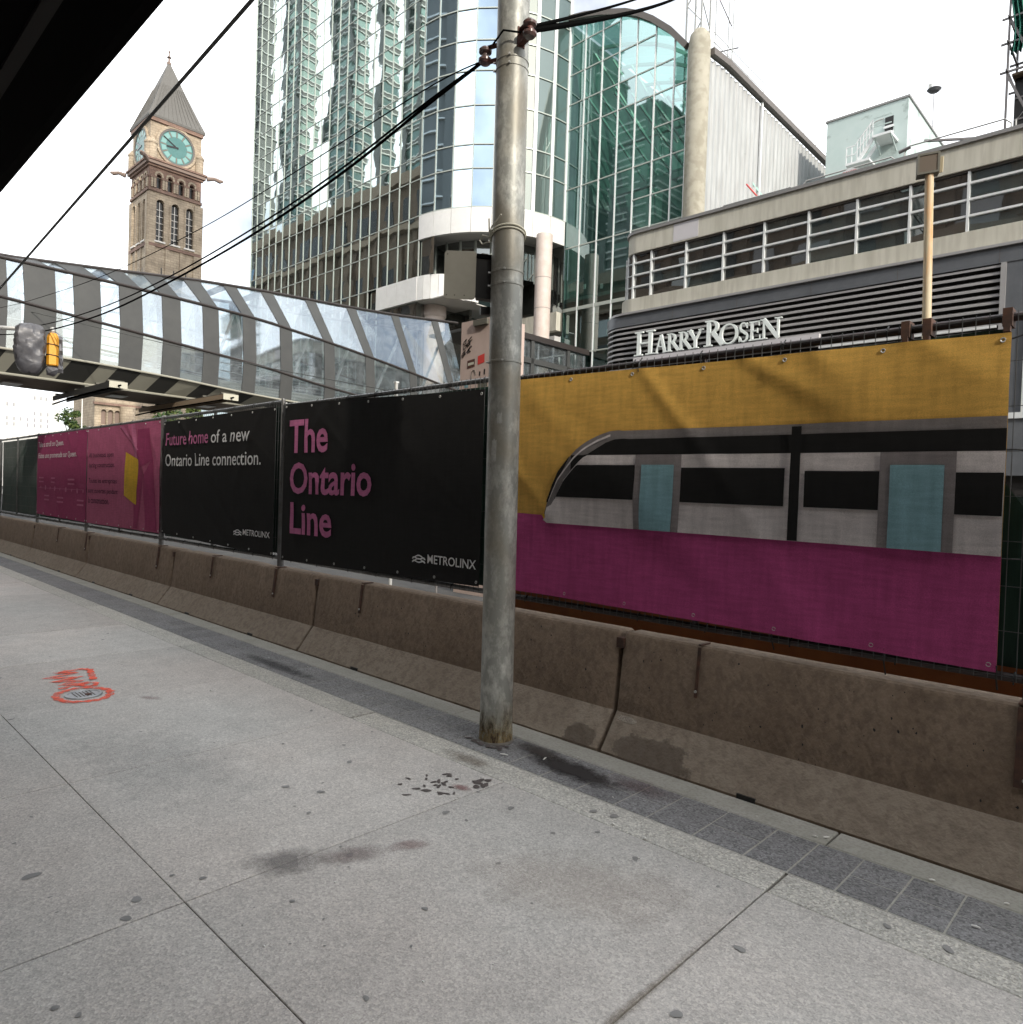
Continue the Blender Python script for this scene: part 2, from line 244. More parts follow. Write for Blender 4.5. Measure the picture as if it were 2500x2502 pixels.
MT = dict(
    slab=concrete_slab_mat('slab concrete', (0.475, 0.462, 0.435), (0.52, 0.482, 0.445), (0.37, 0.37, 0.37), (0.64, 0.64, 0.63)),
    strip=concrete_slab_mat('strip concrete', (0.45, 0.44, 0.405), (0.47, 0.45, 0.405), (0.30, 0.30, 0.29), (0.76, 0.76, 0.74)),
    kerb=M('kerb concrete', (0.34, 0.335, 0.29), 0.85, c2=(0.42, 0.41, 0.37), ns=5, bump=0.25, bs=90, c3=(0.22, 0.21, 0.19), ns3=60, a3=0.4),
    granite=concrete_slab_mat('granite paver', (0.205, 0.205, 0.208), (0.235, 0.233, 0.23), (0.20, 0.20, 0.20), (0.74, 0.74, 0.74)),
    joint=M('joint dirt', (0.13, 0.12, 0.105), 0.95, c2=(0.20, 0.185, 0.16), ns=30),
    asphalt=M('asphalt', (0.05, 0.05, 0.052), 0.9, c2=(0.075, 0.073, 0.07), ns=2, bump=0.3, bs=120),
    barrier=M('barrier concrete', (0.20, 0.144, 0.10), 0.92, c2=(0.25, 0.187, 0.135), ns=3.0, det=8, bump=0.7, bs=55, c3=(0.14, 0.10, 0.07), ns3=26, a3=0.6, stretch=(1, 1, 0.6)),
    barriertoe=M('barrier toe concrete', (0.265, 0.215, 0.165), 0.92, c2=(0.32, 0.268, 0.21), ns=3.0, det=8, bump=0.7, bs=55, c3=(0.19, 0.15, 0.115), ns3=20, a3=0.6),  # greyer toe concrete, also lightened to stand in for sky light on the slope
    rust=M('rusty strap', (0.045, 0.026, 0.02), 0.75, c2=(0.11, 0.05, 0.03), ns=14),
    galv=M('galvanised steel', (0.27, 0.275, 0.25), 0.48, 0.25, c2=(0.54, 0.54, 0.50), ns=16, det=7, lo=0.45, hi=0.66, c3=(0.22, 0.20, 0.155), ns3=4.0, a3=0.8, bump=0.10, bs=40, stretch=(1, 1, 0.6)),
    fencemetal=M('fence tube', (0.23, 0.235, 0.235), 0.42, 0.6, c2=(0.14, 0.135, 0.13), ns=9),
    fencedark=M('dark fence tube', (0.035, 0.033, 0.034), 0.45, 0.3, c2=(0.06, 0.04, 0.04), ns=12),
    wire=M('fence wire', (0.12, 0.125, 0.125), 0.5, 0.5),
    screen=M('green privacy screen', (0.018, 0.045, 0.032), 0.85, c2=(0.03, 0.07, 0.05), ns=7, stretch=(3, 3, 0.4)),
    yellow=cloth_mat('banner yellow', (0.70, 0.41, 0.095)), magenta=cloth_mat('banner magenta', (0.50, 0.08, 0.25)),
    tblack=cloth_mat('banner black', (0.014, 0.0135, 0.013)), tgrey=cloth_mat('banner grey', (0.22, 0.205, 0.205), 0.12),
    tlight=cloth_mat('banner light', (0.68, 0.63, 0.62), 0.12), tblue=cloth_mat('banner blue', (0.25, 0.44, 0.49), 0.12), tmid=cloth_mat('banner mid grey', (0.26, 0.235, 0.235), 0.12),
    bblack=cloth_mat('banner deep black', (0.016, 0.0155, 0.015)), purple=cloth_mat('banner purple', (0.36, 0.055, 0.15)), pink=cloth_mat('banner pink', (0.47, 0.12, 0.22)),
    pinktext=cloth_mat('print pink', (0.60, 0.19, 0.37), 0.12), whitetext=cloth_mat('print white', (0.80, 0.80, 0.80), 0.08), darktext=cloth_mat('print dark', (0.05, 0.02, 0.035)),
    ochre=cloth_mat('print ochre', (0.70, 0.44, 0.04)), mauve=cloth_mat('print mauve', (0.55, 0.17, 0.30)),
    black=M('black', (0.012, 0.012, 0.012), 0.5), cable=M('cable', (0.005, 0.005, 0.005), 0.7, spec=0.0),
    greycable=M('grey cable', (0.07, 0.075, 0.07), 0.5), whitecable=M('off white cable', (0.55, 0.53, 0.43), 0.5),
    porcelain=M('porcelain', (0.10, 0.085, 0.08), 0.25, c2=(0.14, 0.05, 0.04), ns=10), ironrust=M('rusty iron', (0.06, 0.03, 0.025), 0.8, c2=(0.14, 0.05, 0.03), ns=16),
    beige=M('beige sign back', (0.36, 0.34, 0.275), 0.5, 0.1, c2=(0.41, 0.385, 0.315), ns=6), pinkboard=M('pink painted board', (0.50, 0.385, 0.335), 0.7, c2=(0.56, 0.44, 0.39), ns=3),
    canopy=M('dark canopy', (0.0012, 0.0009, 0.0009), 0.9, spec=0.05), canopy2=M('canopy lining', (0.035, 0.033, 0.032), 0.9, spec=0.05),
    hrcream=M('cream precast', (0.56, 0.54, 0.455), 0.8, c2=(0.64, 0.615, 0.53), ns=1.2, det=8, c3=(0.38, 0.355, 0.29), ns3=2.2, a3=0.35, stretch=(3, 3, 0.35), bump=0.1, bs=40),
    hrcap=M('grey coping', (0.28, 0.275, 0.27), 0.5, 0.2), hrgrey=M('slate metal cladding', (0.14, 0.15, 0.165), 0.45, 0.3, c2=(0.17, 0.18, 0.195), ns=2),
    louvre=M('louvre blade', (0.42, 0.41, 0.41), 0.45, 0.3), louvredark=M('louvre void', (0.02, 0.018, 0.017), 0.9), whitepaint=M('white paint', (0.78, 0.80, 0.80), 0.45, c2=(0.70, 0.72, 0.72), ns=3),
    sign=M('white sign letter', (0.86, 0.92, 0.90), 0.35), signside=M('sign letter return', (0.16, 0.18, 0.18), 0.4),
    palebox=M('pale light box', (0.62, 0.60, 0.62), 0.5),
    hrglass2=mirror_glass('dark teal window glass', (0.50, 0.54, 0.54), (0.03, 0.045, 0.045), 0.34, wave=0.25, wscale=0.8),
    hrglass=mirror_glass('dark window glass', (0.55, 0.55, 0.54), (0.012, 0.016, 0.016), 0.42, wave=0.25, wscale=0.8),
    towglass=mirror_glass('tower mirror glass', (0.64, 0.73, 0.72), (0.02, 0.035, 0.033), 0.86, wave=0.2, wscale=0.6, wdist=0.025),
    arcglass=mirror_glass('bay mirror glass', (0.60, 0.74, 0.84), (0.02, 0.03, 0.035), 0.88, wave=0.12, wscale=0.6),
    dimglass=mirror_glass('dim glass', (0.50, 0.52, 0.50), (0.02, 0.022, 0.02), 0.5, wave=0.2),
    flankglass=mirror_glass('flank glass', (0.5, 0.58, 0.56), (0.05, 0.085, 0.078), 0.22, wave=0.2),
    mull=M('tower mullion', (0.45, 0.49, 0.45), 0.4, 0.2), mullw=M('white mullion', (0.80, 0.82, 0.81), 0.4),
    band=M('white stone band', (0.72, 0.72, 0.70), 0.6, c2=(0.78, 0.78, 0.76), ns=2), soffit=M('pale soffit', (0.55, 0.54, 0.52), 0.7),
    pinkcol=M('pink column', (0.60, 0.50, 0.44), 0.6, c2=(0.68, 0.60, 0.55), ns=2),
    atrglass=clear_glass('atrium green glass', (0.50, 0.66, 0.62), 0.34, (0.66, 0.80, 0.82), 0.02), vault=clear_glass('vault green glass', (0.32, 0.58, 0.50), 0.15),
    atrwall=M('atrium inside', (0.20, 0.29, 0.27), 0.8, c2=(0.11, 0.17, 0.16), ns=0.8), truss=M('green truss', (0.35, 0.55, 0.48), 0.5),
    pillar=M('weathered concrete pillar', (0.37, 0.345, 0.275), 0.9, c2=(0.44, 0.415, 0.34), ns=0.9, det=8, c3=(0.25, 0.23, 0.175), ns3=2.5, a3=0.5, bump=0.3, bs=14),
    corr=M('corrugated metal', (0.34, 0.355, 0.355), 0.6, 0.05, c2=(0.42, 0.435, 0.435), ns=1.5, det=8, c3=(0.27, 0.265, 0.26), ns3=2, a3=0.4, stretch=(3, 3, 0.3)),
    gutter=M('brown gutter', (0.14, 0.125, 0.115), 0.6), mint=M('mint painted wall', (0.48, 0.58, 0.56), 0.6, c2=(0.52, 0.61, 0.59), ns=1.5, c3=(0.20, 0.25, 0.23), ns3=1.6, a3=0.5, lo3=0.6, hi3=0.68),
    bridgegrey=M('bridge grey panel', (0.062, 0.064, 0.064), 0.55, 0.1, c2=(0.074, 0.076, 0.074), ns=2), bridgedark=M('bridge dark panel', (0.035, 0.035, 0.032), 0.55), bridgelight=M('bridge light panel', (0.36, 0.35, 0.29), 0.55),
    bridgebrown=M('bridge underside', (0.16, 0.115, 0.085), 0.7, c2=(0.20, 0.15, 0.11), ns=1.5), rail=M('bridge rail', (0.035, 0.028, 0.026), 0.5), bridgefloor=M('bridge floor', (0.42, 0.41, 0.37), 0.6), brace=M('bridge brace', (0.46, 0.47, 0.47), 0.5),
    bglass=clear_glass('bridge glass', (0.92, 0.96, 0.97), 0.28, (0.84, 0.91, 0.97), 0.04, haze=0.02, haze_c=(0.70, 0.76, 0.80), cloud=0.08),
    stone=stone_mat('tan coursed stone', (0.45, 0.37, 0.27), (0.37, 0.30, 0.22), (0.30, 0.24, 0.18), 1.3, 0.55), stonered=stone_mat('red brown stone', (0.26, 0.165, 0.125), (0.22, 0.14, 0.11), (0.18, 0.12, 0.09), 0.9, 0.45),
    slate=M('grey roof slate', (0.12, 0.115, 0.105), 0.8, c2=(0.15, 0.145, 0.135), ns=1.0, stretch=(6, 6, 0.3)), clock=M('clock face teal', (0.055, 0.165, 0.155), 0.35, c2=(0.08, 0.20, 0.19), ns=0.6), clocklt=M('clock numeral pane', (0.19, 0.36, 0.34), 0.35),
    pane=M('dark window', (0.018, 0.017, 0.016), 0.25), stonegrey=M('carved grey stone', (0.24, 0.18, 0.15), 0.9), snow=M('pale sill', (0.70, 0.67, 0.62), 0.8),
    farwhite=M('pale concrete far', (0.80, 0.79, 0.75), 0.8), farwin=M('far window', (0.35, 0.35, 0.36), 0.5),
    leafa=M('leaf dark', (0.035, 0.075, 0.018), 0.7), leafb=M('leaf light', (0.10, 0.14, 0.03), 0.7), bark=M('bark', (0.08, 0.06, 0.045), 0.9),
    brown=M('brown masonry', (0.11, 0.078, 0.055), 0.85, c2=(0.16, 0.11, 0.075), ns=0.6, det=6), browntrim=M('brown stone trim', (0.27, 0.205, 0.15), 0.8),
    greentower=mirror_glass('green condo glass', (0.46, 0.62, 0.55), (0.12, 0.205, 0.175), 0.32, wave=0.1), whiteband=M('white slab edge', (0.80, 0.82, 0.78), 0.6), greyband=M('grey spandrel', (0.16, 0.17, 0.16), 0.6), bluetower=mirror_glass('blue grey tower glass', (0.26, 0.42, 0.60), (0.025, 0.075, 0.13), 0.4, wave=0.1),
    tarp=M('grey plastic wrap', (0.085, 0.085, 0.095), 0.42, c2=(0.15, 0.15, 0.16), ns=5, bump=0.5, bs=9), amber=M('signal yellow', (0.80, 0.36, 0.02), 0.4), metalpale=M('pale metal', (0.50, 0.50, 0.48), 0.45, 0.4),
    rustpost=M('rust streaked cream post', (0.62, 0.53, 0.36), 0.6, c2=(0.66, 0.30, 0.09), ns=2.6, det=6, lo=0.48, hi=0.72, stretch=(5, 5, 0.5)), lampglass=mirror_glass('lamp lens', (0.6, 0.55, 0.48), (0.18, 0.15, 0.12), 0.3), lampbody=M('lamp body', (0.13, 0.125, 0.10), 0.6),
    net=M('green scaffold net', (0.02, 0.13, 0.10), 0.8, c2=(0.03, 0.20, 0.15), ns=3), plywood=M('plywood', (0.28, 0.21, 0.14), 0.8), scaff=M('scaffold tube', (0.20, 0.19, 0.19), 0.5, 0.4),
    orange=spray_mat('orange spray paint', (0.92, 0.12, 0.06)), lid=M('steel lid', (0.42, 0.43, 0.44), 0.35, 0.7, c2=(0.30, 0.31, 0.32), ns=20),
    gum=M('old gum', (0.20, 0.198, 0.19), 0.8, c2=(0.27, 0.265, 0.255), ns=8), drip=M('dark drip', (0.09, 0.075, 0.07), 0.6), litter=M('paper scrap', (0.78, 0.77, 0.73), 0.8),
    steelbeam=M('orange brown steel beam', (0.32, 0.13, 0.05), 0.7, c2=(0.24, 0.09, 0.04), ns=5), timber=M('timber', (0.42, 0.30, 0.18), 0.8, c2=(0.34, 0.22, 0.13), ns=3, stretch=(1, 6, 6)), redsign=M('red print', (0.65, 0.06, 0.05), 0.5), bluepaint=M('blue barrier paint', (0.10, 0.22, 0.50), 0.5),
)

# ------------------------------------------------------------------ mesh helpers
class MB:
    def __init__(s): s.v = []; s.f = []; s.m = []
    def add(s, vs, fs, mi=0):
        o = len(s.v); s.v += [tuple(p) for p in vs]; s.f += [tuple(i + o for i in f) for f in fs]; s.m += [mi] * len(fs); return s
    def box(s, x0, x1, y0, y1, z0, z1, mi=0):
        return s.add([(x0, y0, z0), (x1, y0, z0), (x1, y1, z0), (x0, y1, z0), (x0, y0, z1), (x1, y0, z1), (x1, y1, z1), (x0, y1, z1)],
                     [(0, 3, 2, 1), (4, 5, 6, 7), (0, 1, 5, 4), (1, 2, 6, 5), (2, 3, 7, 6), (3, 0, 4, 7)], mi)
    def bar(s, a, b, w, h, mi=0, upv=Vector((0, 0, 1))):
        a, b = Vector(a), Vector(b); d = (b - a).normalized()
        if abs(d.dot(upv)) > 0.98: upv = Vector((1, 0, 0))
        sd = d.cross(upv).normalized() * w / 2; uu = sd.cross(d).normalized() * h / 2
        vs = [p + q for p in (a, b) for q in (-sd - uu, sd - uu, sd + uu, -sd + uu)]
        return s.add(vs, [(0, 1, 2, 3)[::-1], (4, 5, 6, 7), (0, 1, 5, 4), (1, 2, 6, 5), (2, 3, 7, 6), (3, 0, 4, 7)], mi)
    def tube(s, pts, r, n=8, mi=0, cap=True):
        pts = [Vector(p) for p in pts]; rs = r if isinstance(r, (list, tuple)) else [r] * len(pts)
        rings = []; ref = Vector((0, 0, 1))
        for i, p in enumerate(pts):
            d = (pts[min(i + 1, len(pts) - 1)] - pts[max(i - 1, 0)]).normalized()
            rf = ref if abs(d.dot(ref)) < 0.95 else Vector((1, 0, 0))
            a = d.cross(rf).normalized(); b = d.cross(a).normalized()
            rings.append([p + (a * math.cos(t) + b * math.sin(t)) * rs[i] for t in [2 * math.pi * k / n for k in range(n)]])
        vs = [q for r_ in rings for q in r_]; fs = []
        for i in range(len(pts) - 1):
            for k in range(n):
                k2 = (k + 1) % n; fs.append((i * n + k, i * n + k2, (i + 1) * n + k2, (i + 1) * n + k))
        if cap: fs += [tuple(range(n))[::-1], tuple(range((len(pts) - 1) * n, len(pts) * n))]
        return s.add(vs, fs, mi)
    def lathe(s, prof, c=(0, 0, 0), n=24, mi=0):
        vs = [(c[0] + r * math.cos(2 * math.pi * k / n), c[1] + r * math.sin(2 * math.pi * k / n), c[2] + z) for r, z in prof for k in range(n)]
        fs = []
        for i in range(len(prof) - 1):
            for k in range(n):
                k2 = (k + 1) % n; fs.append((i * n + k, i * n + k2, (i + 1) * n + k2, (i + 1) * n + k))
        fs += [tuple(range(n))[::-1], tuple(range((len(prof) - 1) * n, len(prof) * n))]
        return s.add(vs, fs, mi)
    def extr(s, poly, holes, mp, d0, d1, mi=0, back=False):
        """2D polygon with holes, mapped by mp(u, v, depth); front at d0, reveals to d1"""
        loops = [[Vector((u, v, 0)) for u, v in poly]] + [[Vector((u, v, 0)) for u, v in h] for h in holes]
        flat = [p for l in loops for p in l]
        tri = tessellate_polygon(loops)
        o = len(s.v)
        s.v += [tuple(mp(p.x, p.y, d0)) for p in flat]; s.v += [tuple(mp(p.x, p.y, d1)) for p in flat]
        n = len(flat)
        for t in tri: s.f.append(tuple(o + i for i in t)); s.m.append(mi)
        if back:
            for t in tri: s.f.append(tuple(o + n + i for i in reversed(t))); s.m.append(mi)
        k = 0
        for l in loops:
            for i in range(len(l)):
                a = k + i; b = k + (i + 1) % len(l); s.f.append((o + a, o + b, o + n + b, o + n + a)); s.m.append(mi)
            k += len(l)
        return s
    def build(s, name, mats, parent=None, smooth=False, recalc=True):
        me = bpy.data.meshes.new(name); me.from_pydata(s.v, [], s.f)
        mats = mats if isinstance(mats, (list, tuple)) else [mats]
        for m in mats: me.materials.append(MT[m])
        if len(mats) > 1:
            for p, i in zip(me.polygons, s.m): p.material_index = i
        if recalc:
            b = bmesh.new(); b.from_mesh(me); bmesh.ops.recalc_face_normals(b, faces=b.faces); b.to_mesh(me); b.free()
        if smooth:
            for p in me.polygons: p.use_smooth = True
            try: me.set_sharp_from_angle(angle=rad(28))
            except Exception: pass
        me.update()
        o = bpy.data.objects.new(name, me); COL.objects.link(o)
        if parent is not None: o.parent = parent
        return o

def obj(name, mesh, parent=None, loc=(0, 0, 0), rot=(0, 0, 0), scale=(1, 1, 1)):
    o = bpy.data.objects.new(name, mesh); COL.objects.link(o)
    o.location = loc; o.rotation_euler = rot; o.scale = scale
    if parent is not None: o.parent = parent
    return o
def tag(o, label, cat, group=None, kind=None):
    if label: o['label'] = label
    if cat: o['category'] = cat
    if group: o['group'] = group
    if kind: o['kind'] = kind
    return o
def thing(name, label, cat, loc=(0, 0, 0), group=None):
    o = bpy.data.objects.new(name, None); COL.objects.link(o); o.location = loc; o.empty_display_size = 0.3
    # parts are modelled in world space; the empty stays at the base of the thing
    tag(o, label, cat, group)
    return o
PARTS = []
def part(mb, name, mats, parent, smooth=False):
    o = mb.build(name, mats, None, smooth); o.parent = parent
    if parent is not None: PARTS.append((o, parent))
    return o
_unit = {}
def unit(mat, bev=0.0):
    k = (mat, bev)
    if k not in _unit:
        b = bmesh.new(); bmesh.ops.create_cube(b, size=1.0)
        me = bpy.data.meshes.new('unit_' + mat); b.to_mesh(me); b.free(); me.materials.append(MT[mat]); _unit[k] = me
    return _unit[k]
def piece(name, mat, x0, x1, y0, y1, z0, z1, parent, rot=(0, 0, 0)):
    o = obj(name, unit(mat), parent, ((x0 + x1) / 2, (y0 + y1) / 2, (z0 + z1) / 2), rot, (abs(x1 - x0), abs(y1 - y0), abs(z1 - z0)))
    PARTS.append((o, parent)); return o
def piece_bar(name, mat, a, b, w, h, parent):
    """bar between two points as a scaled unit cube"""
    a, b = Vector(a), Vector(b); d = b - a; q = d.to_track_quat('X', 'Z')
    o = obj(name, unit(mat), parent, (a + b) / 2, q.to_euler(), (d.length, w, h)); PARTS.append((o, parent)); return o
def arch_poly(cx, zb, w, h, n=10):
    """round-headed opening: base zb, total height h"""
    r = w / 2; zs = zb + h - r
    return [(cx - r, zb), (cx + r, zb)] + [(cx + r * math.cos(t), zs + r * math.sin(t)) for t in [math.pi * k / n for k in range(n + 1)]]
def lerp_tab(tab, y):
    if y <= tab[0][0]:
        (y0, z0), (y1, z1) = tab[0], tab[1]
    elif y >= tab[-1][0]:
        (y0, z0), (y1, z1) = tab[-2], tab[-1]
    else:
        for (y0, z0), (y1, z1) in zip(tab, tab[1:]):
            if y0 <= y <= y1: break
    return z0 + (z1 - z0) * (y - y0) / (y1 - y0)
_txt = {}
def text_geo(body, bold=0.0, shear=0.0):
    k = (body, bold, shear)
    if k not in _txt:
        cu = bpy.data.curves.new('t', 'FONT'); cu.body = body; cu.size = 1.0; cu.offset = bold; cu.shear = shear; cu.fill_mode = 'FRONT'; cu.resolution_u = 3
        o = bpy.data.objects.new('t', cu); COL.objects.link(o)
        dg = bpy.context.evaluated_depsgraph_get(); dg.update()
        me = bpy.data.meshes.new_from_object(o.evaluated_get(dg))
        b_ = bmesh.new(); b_.from_mesh(me); bmesh.ops.triangulate(b_, faces=b_.faces)
        for _ in range(4):
            le = [e_ for e_ in b_.edges if e_.calc_length() > .14]
            if not le: break
            bmesh.ops.subdivide_edges(b_, edges=le, cuts=1); bmesh.ops.triangulate(b_, faces=b_.faces)
        b_.to_mesh(me); b_.free()
        vs = [v.co.copy() for v in me.vertices]; fs = [tuple(p.vertices) for p in me.polygons]
        bpy.data.objects.remove(o); bpy.data.curves.remove(cu); bpy.data.meshes.remove(me)
        _txt[k] = (vs, fs)
    return _txt[k]
def text_on(name, body, x0, x1, z0, z1, y, mat, parent, bold=0.0, wr=None, shear=0.0):
    vs, fs = text_geo(body, bold, shear)
    ax = min(v.x for v in vs); bx = max(v.x for v in vs); az = min(v.y for v in vs); bz = max(v.y for v in vs)
    mb = MB(); out = []
    for v in vs:
        X = x0 + (v.x - ax) / (bx - ax) * (x1 - x0); Z = z0 + (v.y - az) / (bz - az) * (z1 - z0)
        out.append((X, y - (wr(X, Z) if wr else 0), Z))
    mb.add(out, fs)
    return part(mb, name, mat, parent)

# ================================================================== THE SETTING
def sheet(name, x0, x1, y0, y1, z, mat, kind='structure'):
    mb = MB(); mb.add([(x0, y0, z), (x1, y0, z), (x1, y1, z), (x0, y1, z)], [(0, 1, 2, 3)])
    o = mb.build(name, mat); o['kind'] = kind; return o
sheet('ground', -1500, 1500, -1500, 1500, -0.16, 'asphalt')
mb = MB(); mb.box(-120, 60, 3.46, 19.5, -0.158, -0.10); road = mb.build('road', 'asphalt'); road['kind'] = 'structure'
mb = MB(); mb.box(-120, 60, -6.0, 3.47, -0.15, -0.012); walk = mb.build('sidewalk', 'joint'); walk['kind'] = 'structure'
mb = MB(); mb.box(-160, 60, 19.5, 60, -0.155, 0.0); far_walk = mb.build('far_pavement', 'kerb'); far_walk['kind'] = 'structure'

def slab_mesh(name, mat, lx, ly, h=0.012, ch=0.004):
    """slab with an eased edge, origin at centre of its top"""
    a, b = lx / 2, ly / 2; mb = MB()
    vs = [(-a, -b, -h), (a, -b, -h), (a, b, -h), (-a, b, -h), (-a, -b, -ch), (a, -b, -ch), (a, b, -ch), (-a, b, -ch),
          (-a + ch, -b + ch, 0), (a - ch, -b + ch, 0), (a - ch, b - ch, 0), (-a + ch, b - ch, 0)]
    fs = [(8, 9, 10, 11)] + [(i, (i + 1) % 4, 4 + (i + 1) % 4, 4 + i) for i in range(4)] + [(4 + i, 4 + (i + 1) % 4, 8 + (i + 1) % 4, 8 + i) for i in range(4)]
    mb.add(vs, fs); o = mb.build(name, mat); me = o.data; bpy.data.objects.remove(o); return me
def lay(name, me, x, y, parent, dz=0.0, rot=0.0):
    o = obj(name, me, parent, (x, y, dz + random.uniform(-0.0012, 0.0012)), (random.uniform(-0.001, 0.001), random.uniform(-0.0008, 0.0008), rot))
    PARTS.append((o, parent)); return o
PX = 1.433
rows = [(1.07, 2.722), (-0.58, 1.07), (-2.23, -0.58), (-3.9, -2.23)]
for y0, y1 in rows:
    me = slab_mesh('slab', 'slab', PX - 0.006, (y1 - y0) - 0.0035, 0.012, 0.002)
    for k in range(-4, 20):
        lay('slab', me, -1.16 - PX * (k + 0.5), (y0 + y1) / 2, walk)
mb = MB()
for y0, y1 in rows:
    for k in range(20, 60): mb.box(-1.16 - PX * (k + 1) + .005, -1.16 - PX * k - .005, y0 + .005, y1 - .005, -0.011, 0)
o = mb.build('far_slabs', 'slab', walk); o['kind'] = 'stuff'; PARTS.append((o, walk))
me = slab_mesh('strip_slab', 'strip', PX * 2 - 0.012, 0.199)
for k in range(-2, 16): lay('strip_slab', me, -1.16 - 2 * PX * (k + 0.5), 2.8235, walk)
mb = MB(); mb.box(-27, 4, 2.926, 3.291, -0.0115, -0.0035); bed = mb.build('paver_bed', 'kerb', walk); PARTS.append((bed, walk))
x = 4.0; tiles = []
full = [slab_mesh('paver', 'granite', l - 0.006, 0.352, 0.012, 0.003) for l in (0.19, 0.245)]
half = [slab_mesh('paver', 'granite', l - 0.006, 0.174, 0.012, 0.003) for l in (0.19, 0.245)]
n = 0
while x > -27:
    i = random.choice((0, 1)); l = (0.19, 0.245)[i]
    if random.random() < 0.6 : lay('paver', full[i], x - l / 2, 3.109, walk, -0.001); n += 1
    else:
        lay('paver', half[i], x - l / 2, 3.0195, walk, -0.001); lay('paver', half[i], x - l / 2, 3.1985, walk, -0.001); n += 2
    x -= l
mb = MB(); mb.box(-80, -27, 2.935, 3.285, -0.011, 0); o = mb.build('far_pavers', 'granite', walk); o['kind'] = 'stuff'; PARTS.append((o, walk))
me = slab_mesh('kerb_stone', 'kerb', 2.49, 0.178, 0.012, 0.005)
for k in range(-2, 14): lay('kerb_stone', me, -1.14 - 2.5 * (k + 0.5), 3.381, walk, 0.001)

# ------------------------------------------------------------------ marks on the pavement
def blob(mb, x, y, rx, ry, z, rot=0, n=12, wob=0.18):
    vs = []
    ph = random.uniform(0, 6)
    for k in range(n):
        t = 2 * math.pi * k / n; rr = 1 + wob * math.sin(2 * t + ph) + wob * 0.6 * math.sin(3 * t + 2 * ph)
        a, b = rx * rr * math.cos(t), ry * rr * math.sin(t)
        vs.append((x + a * math.cos(rot) - b * math.sin(rot), y + a * math.sin(rot) + b * math.cos(rot), z))
    mb.add(vs + [(x, y, z + 0.001)], [(k, (k + 1) % n, n) for k in range(n)])
mb = MB()
for i in range(150):
    x = random.uniform(-9, 0.4); y = random.uniform(0.2, 2.7)
    r = random.choice((0.005, 0.007, 0.009, 0.012, 0.018)); blob(mb, x, y, r, r * random.uniform(0.6, 1), 0.0022, random.uniform(0, 3))
for x, y, r in ((-2.05, .62, .028), (-3.15, .72, .03), (-2.72, .95, .022), (-1.42, .70, .028), (-.66, 1.98, .026), (-1.06, 2.30, .02), (-.56, 2.83, .022), (-.75, 2.82, .016), (-1.95, 2.82, .025), (-2.05, 2.79, .02)):
    blob(mb, x, y, r, r * .75, 0.0024, random.uniform(0, 3))
o = mb.build('gum_spots', 'gum', walk); o['kind'] = 'stuff'; PARTS.append((o, walk))
mb = MB()
for i in range(26):
    blob(mb, -2.84 + random.gauss(0, 0.13), 2.40 + random.gauss(0, 0.08), random.uniform(.008, .026), random.uniform(.006, .016), 0.0024, random.uniform(0, 3))
for i in range(9): blob(mb, -2.68 + random.gauss(0, .03), 2.60 + random.gauss(0, .04), .022, .016, 0.0026, random.uniform(0, 3))
o = mb.build('dark_drips', 'drip', walk); o['kind'] = 'stuff'; PARTS.append((o, walk))
mb = MB()
for i in range(70):
    x = random.uniform(-6, 0.3); y = random.uniform(0.2, 3.4); a = random.uniform(0, 3); l = random.uniform(.004, .009)
    mb.box(x, x + l, y, y + l * .5, 0.001, 0.004)
for x, y, l, a in ((-2.86, 3.0, .05, .4), (-2.66, 3.13, .045, 1.9), (-.52, 3.05, .028, .2), (-.72, 3.3, .022, .5), (-1.16, 3.36, .03, .9), (-1.2, 3.33, .02, .2), (-.47, 3.32, .018, .6), (-1.72, 2.73, .02, .1), (-1.9, 2.74, .016, .5), (-5.2, 2.3, .03, .2)):
    d = Vector((math.cos(a), math.sin(a), 0)) * l / 2
    mb.tube([Vector((x, y, .006)) - d, Vector((x, y, .007)), Vector((x, y, .006)) + d], [.003, .0045, .002], 6)
o = mb.build('paper_scraps', 'litter', walk); o['kind'] = 'stuff'; PARTS.append((o, walk))
def stain(x, y, rx, ry, rot, c, amt, z=0.0032, ns=9.0):
    MT['s%d' % len(MT)] = m = stain_mat('stain', c, amt, ns); m.blend_method = 'BLEND' if hasattr(m, 'blend_method') else None
    mb = MB(); n = 28
    mb.add([(math.cos(2 * math.pi * k / n), math.sin(2 * math.pi * k / n), 0) for k in range(n)], [tuple(range(n))])
    me = mb.build('stain', 'black'); d = me.data; bpy.data.objects.remove(me); d.materials.clear(); d.materials.append(m)
    o = obj('stain', d, walk, (x, y, z), (0, 0, rot), (rx, ry, 1)); PARTS.append((o, walk))
stain(-2.60, 1.48, .17, .26, -.55, (.19, .175, .165), .55)
stain(-2.47, 1.70, .11, .24, -.45, (.25, .20, .19), .45)
stain(-2.38, 1.92, .07, .15, -.4, (.27, .17, .16), .40)
stain(-2.45, 3.12, .52, .17, -.05, (.035, .032, .032), .95, .0045, 14)
stain(-2.75, 3.20, .30, .12, -.05, (.07, .062, .058), .8, .0052, 14)
stain(-2.05, 3.20, .34, .14, 0, (.12, .06, .062), .35, .0056, 12)
stain(-2.95, 2.80, .30, .10, 0, (.22, .18, .14), .45)
stain(-2.68, 2.50, .10, .05, .2, (.25, .10, .095), .55, .0038, 20)
stain(-5.6, 3.05, .9, .12, 0, (.06, .06, .062), .6, .0045)
stain(-1.16, 1.5, .03, 1.25, 0, (.26, .22, .17), .5, .0034, 30)
stain(-1.7, 2.2, .7, .4, .5, (.50, .44, .38), .22)
stain(-5.3, 1.9, .14, .06, .6, (.34, .22, .21), .35)
